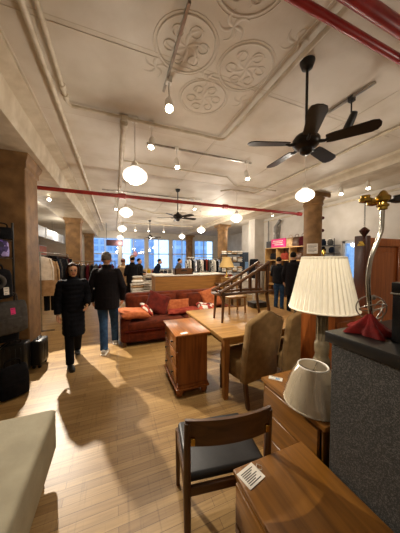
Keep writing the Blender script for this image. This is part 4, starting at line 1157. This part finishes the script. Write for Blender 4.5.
# shelving on the left wall with goods
t = thing('clothes_shelf', 'dark shelving along the far left wall', 'shelf', (-3.7, 9.5, 0))
for z in (.5, 1.0, 1.5, 1.9): B().box(-.25, .25, -3, 3, z-.02, z, .003, 1).done('shelf_board', M_dkwood, t)
for y in (-3, -1, 1, 3): B().box(-.25, .25, y-.02, y+.02, 0, 1.95).done('upright', M_dkwood_z, t)
gm = [M_dark, M_linen, M_navy, M_grey, M_beige, M_maroon]
for i in range(11):
    for z in (1.0, 1.5):
        y = 6.75+i*.52
        b = B(); b.pillow(.34, .32, .2, None, 8, .4)
        mm = gm[(i*2+int(z*2)) % 6]
        o = b.done('folded_clothes', mm, None, (-3.68, y+.02, z+.1), 60)
        tag(o, ('white' if mm == M_linen else 'beige' if mm == M_beige else 'dark') + (' folded clothes on the upper' if z > 1.2 else ' folded clothes on the lower')+' shelf at the far left wall', 'clothes', 'folded clothes on the left wall')

# ------------------------------------------------------------------ BACK: display tables, goods
def dtable(label, loc, w, d, h, m=M_linen):
    t = thing('display_table', label, 'table', loc)
    B().box(-w/2, w/2, -d/2, d/2, h-.04, h, .005, 1).done('tabletop', m, t)
    b = B(); b.box(-w/2+.02, w/2-.02, -d/2+.02, d/2-.02, h-.3, h-.04); b.done('skirt', m, t, smooth=False)
    for x in (-w/2+.04, w/2-.04):
        for y in (-d/2+.04, d/2-.04): B().box(x-.025, x+.025, y-.025, y+.025, 0, h-.04).done('leg', m, t)
    return t
dtable('white display table heaped with linen left of the tan counter', (.66, 6.15, 0), .5, .6, .8)
dtable('white display table behind the first one, near the shopper with the cap', (1.1, 7.0, 0), 1.3, .7, .85)
dtable('long white display table before the back windows', (1.9, 10.4, 0), 3.2, .7, .9)
dtable('white display table in the far right middle distance', (3.9, 7.3, 0), 2.2, .8, .85)
def stack(loc, n, m, w=.34, d=.26, th=.06, label='', group=None):
    for k in range(n):
        b = B(); b.pillow(w, d, th*1.15, None, 8, .3)
        o = b.done('folded_linen', m[k % len(m)], None, (loc[0]+random.uniform(-.01, .01), loc[1], loc[2]+th*.575+k*th*1.16), 60)
        o.rotation_euler = (0, 0, random.uniform(-.08, .08)); tag(o, label, 'linen', group)
stack((.56, 6.05, .8), 4, [M_linen, M_beige, M_linen, M_linen], label='folded linen piled on the white table left of the tan counter', group='linen pile left of the counter')
stack((.8, 6.1, .8), 3, [M_linen], .2, label='small folded linen in the pile nearest the tan counter', group='small linen pile')
for i, x in enumerate((.65, 1.05, 1.45)):
    stack((x, 6.9, .85), 4+i % 2, [M_linen, M_linen, M_grey] if i else [M_beige, M_linen], label=['folded linen in the left pile on the second white table', 'folded linen in the middle pile on the second white table', 'folded linen in the right pile on the second white table'][i], group=['left', 'middle', 'right'][i]+' linen pile')
mixm = [M_dark, M_linen, M_coral, M_navy, M_beige, M_pink, M_grey, plain('mustard cloth', 'c8a02c', 'a8841e', .8)]
for i in range(14):
    x = .5+i*.2
    bb = bag('tote_bag', 'bag standing on the long white table before the back windows', (x, 10.35+.1*(i % 2), .9), R(random.uniform(-30, 30)), .17, .11, .16+.1*random.random(), mixm[(i*3) % 8], .05, 'bags on the long table') if i else bag('tote_bag', 'bag standing on the long white table before the back windows', (x, 10.35, .9), 0, .17, .11, .2, M_coral, .05, 'bags on the long table')
for i in range(9):
    x = 2.95+i*.22
    stack((x, 7.2, .85), 2+(i % 3), [mixm[(i*5+1) % 8], M_linen], .19, .24, label='folded goods in small piles on the table at right of the counter', group='folded goods on right table')
# mixed clothes racks
rack('clothes_rack', 'clothes rack of mixed prints left of the second right column', (4.0, 9.6, 0), 0, 1.9, 1.72)
pm = [speckle('black white print', ['e8e4da', '1c1b1c', 'd5d0c4', '3a3838'], 18), M_linen, M_dark, speckle('blue white print', ['dfe2e8', '7a88a8', 'eceae4'], 16), M_grey]
for k in range(15):
    if k == 8: garment('hot pink top hanging on the rack of mixed prints', (3.13+k*.124, 9.6, 1.7), R(20), .6, M_coral, .4); continue
    garment('printed or plain top hanging on the mixed rack near the back', (3.13+k*.124, 9.6, 1.7), R(90+random.uniform(-9, 9)), random.uniform(.6, .8), pm[k % 5], group='tops on the mixed rack')
# white linen shelving at right middle
t = thing('linen_shelf', 'dark metal shelving stacked with white linen left of the navy door', 'shelf', (5.02, 8.7, 0), R(-18))
for z in (.55, 1.05, 1.5, 1.85):
    B().box(-.5, .5, -.22, .22, z-.025, z, .003, 1).done('shelf_board', M_black, t)
for x in (-.51, .51):
    for y in (-.23, .23): B().tube([(x, y, 0), (x, y, 1.9)], .015, 6).done('upright', M_black, t)
mt = RT((5.02, 8.7, 0), 0, 0, R(-18))
for zi, z in enumerate((.55, 1.05, 1.5, 1.85)):
    for i in range(4):
        for k in range(3 if z < 1.8 else 2):
            p = mt @ Vector((-.36+i*.24, 0, z+.045+k*.085))
            o = B().pillow(.22, .36, .085, None, 8, .35).done('folded_linen', [M_linen, M_linen, M_beige][(i+k) % 3] if z != .55 else [M_dark, M_linen, M_grey][(i+k) % 3], None, p, 60)
            o.rotation_euler = (0, 0, R(-18)); tag(o, 'folded textile on the '+['lowest', 'second', 'third', 'top'][zi]+' shelf of the white linen shelving', 'linen', ['lowest', 'second', 'third', 'top'][zi]+' shelf linen')
# navy door panel and black rounded bag
t = thing('navy_panel', 'navy freestanding panel with a light blue notice by the right wall', 'panel', (6.42, 9.75, 0), R(-50))
B().box(-.28, .28, -.04, .04, 0, 2.0, .006, 1).done('board', M_bluegrey, t)
B().box(.02, .2, -.05, -.04, .95, 1.5, .002, 1).done('notice', M_paleblue, t, smooth=False)
bag('garment_bag', 'rounded black bag beside the navy panel on the right', (6.0, 8.35, .75), R(-50), .42, .2, .9, M_dark, 0)
t = thing('plinth', 'white block under the rounded black bag beside the navy panel', 'plinth', (6.0, 8.35, 0), R(-50))
B().box(-.25, .25, -.2, .2, 0, .74).done('body', M_white, t, smooth=False); B().box(-.26, .26, -.21, .21, .72, .75).done('top', M_wframe, t, smooth=False)
# white jointed floor lamp / fixture
# cubby shelf on the right wall
t = thing('cubby_shelf', 'light wood cubby shelf against the right wall behind the two shoppers', 'shelf', (6.55, 6.9, 0))
m_cub = wood('pale birch', 'cfa468', 'b98d50', 'y', .5)
CY0, CY1 = -1.05, 1.1
for z in (.02, .55, 1.08, 1.6, 2.12): B().box(-.2, .17, CY0, CY1, z-.02, z+.015).done('shelf_board', m_cub, t, smooth=False)
for y in (CY0, -.35, .38, CY1): B().box(-.2, .17, y-.018, y+.018, 0, 2.12).done('divider', m_cub, t, smooth=False)
B().box(.16, .175, CY0, CY1, 0, 2.12).done('back_panel', M_dkwood, t, smooth=False)
for i, (y, z) in enumerate([(6.2, 1.616), (6.95, 1.616), (7.6, 1.616), (6.2, 1.096), (6.95, 1.096), (7.6, 1.096)]):
    bag('handbag', 'handbag in the cubby shelf, '+['top right', 'top middle', 'top left', 'lower right', 'lower middle', 'lower left'][i]+' compartment', (6.5, y, z), R(90+180), .36, .2, .28, [M_dkwood, M_coral, M_dark, M_maroon, M_navy, M_grey][i], .06)
t = thing('pink_sign', 'hot pink sign with white writing on top of the cubby shelf', 'sign', (6.38, 7.2, 2.136), R(-90))
B().box(-.42, .42, -.02, .02, 0, .36, .004, 1).done('board', M_pink, t)
b = B()
for k, (z, a, c) in enumerate(((.24, -.3, .28), (.17, -.33, .2), (.09, -.2, .32))):
    x = a
    while x < c:
        b.box(x, x+.05, -.024, -.019, z, z+.045); x += .075
b.done('lettering', M_paper, t, smooth=False)
t = thing('black_box', 'black box left of the pink sign on the cubby shelf', 'box', (6.53, 7.82, 2.136))
B().box(-.14, .14, -.17, .17, 0, .3, .006, 1).done('body', M_black, t); B().box(-.145, -.138, -.1, .1, .1, .2, .001, 1).done('label_panel', M_grey, t)
for i, (y, mm, l) in enumerate(((6.62, M_beige, 'tan'), (6.3, M_dkwood, 'brown'), (5.98, M_maroon, 'dark red'))):
    bag('handbag', l+' handbag on top of the cubby shelf right of the pink sign', (6.47, y, 2.136), R(-90), .34, .2, .36, mm, .1)
# black wire shelves on right wall beyond the column
t = thing('wire_shelf', 'black wire wall shelves with dark goods right of the notice column', 'shelf', (6.55, 5.05, 0))
for z in (1.55, 1.85, 2.1): B().box(-.15, .15, -.3, .3, z-.015, z, .002, 1).done('shelf_board', M_black, t)
for y in (-.3, .3): B().tube([(-.14, y, 0), (-.14, y, 2.3)], .012, 6).done('upright', M_black, t)
for i, (y, z) in enumerate([(4.9, 1.55), (5.2, 1.55), (4.9, 1.85), (5.2, 1.85), (4.95, 2.1), (5.2, 2.1)]):
    t = thing('jar', 'dark jar on the black wire wall shelf, '+['lower near', 'lower far', 'middle near', 'middle far', 'upper near', 'upper far'][i], 'jar', (6.5, y, z))
    B().lathe([(.06, 0), (.085, .03), (.085, .14), (.05, .17), (.055, .19)], n=14).done('body', [M_dark, M_grey, M_navy][i % 3], t)
    B().lathe([(.058, .19), (.058, .21), (.02, .22)], n=14).done('lid', [M_paper, M_dark][i % 2], t)
# hooks on the column side
for z in (2.43, 2.77):  # knobs on the column
    t = thing('hook', 'dark knob on the right side of the notice column, '+('lower' if z < 2.6 else 'upper'), 'hook', (5.225, 4.27, z))
    B().tube([(0, 0, 0), (.05, 0, 0)], .02, 10).done('stem', M_black, t); B().ball((.07, 0, 0), (.04, .045, .045)).done('knob', M_maroon, t)
# hanging sign near back
t = thing('hanging_sign', 'dark red sign hanging from the ceiling above the grey-haired man', 'sign', (0.0, 12.4, 2.45))
B().box(-.42, .42, -.04, .04, -.1, .22, .01, 1).done('board', plain('dark red sign', '3f1a22', '2a1016', .6), t)
b = B()
for s in (-.4, .4): b.tube([(s, 0, .25), (s, 0, CZ-2.45)], .01, 5)
b.done('hanger_rod', M_black, t)
t = thing('balloon_lantern', 'pale pink paper lantern hanging before the back windows', 'lantern', (1.15, 13.5, 1.95))
B().ball((0, 0, 0), (.13, .13, .17)).done('paper_body', plain('pale pink paper lantern', 'e3a9b8', 'd898aa', .7), t)
B().tube([(0, 0, .16), (0, 0, CZ-1.95)], .005, 5).done('cord', M_paper, t)
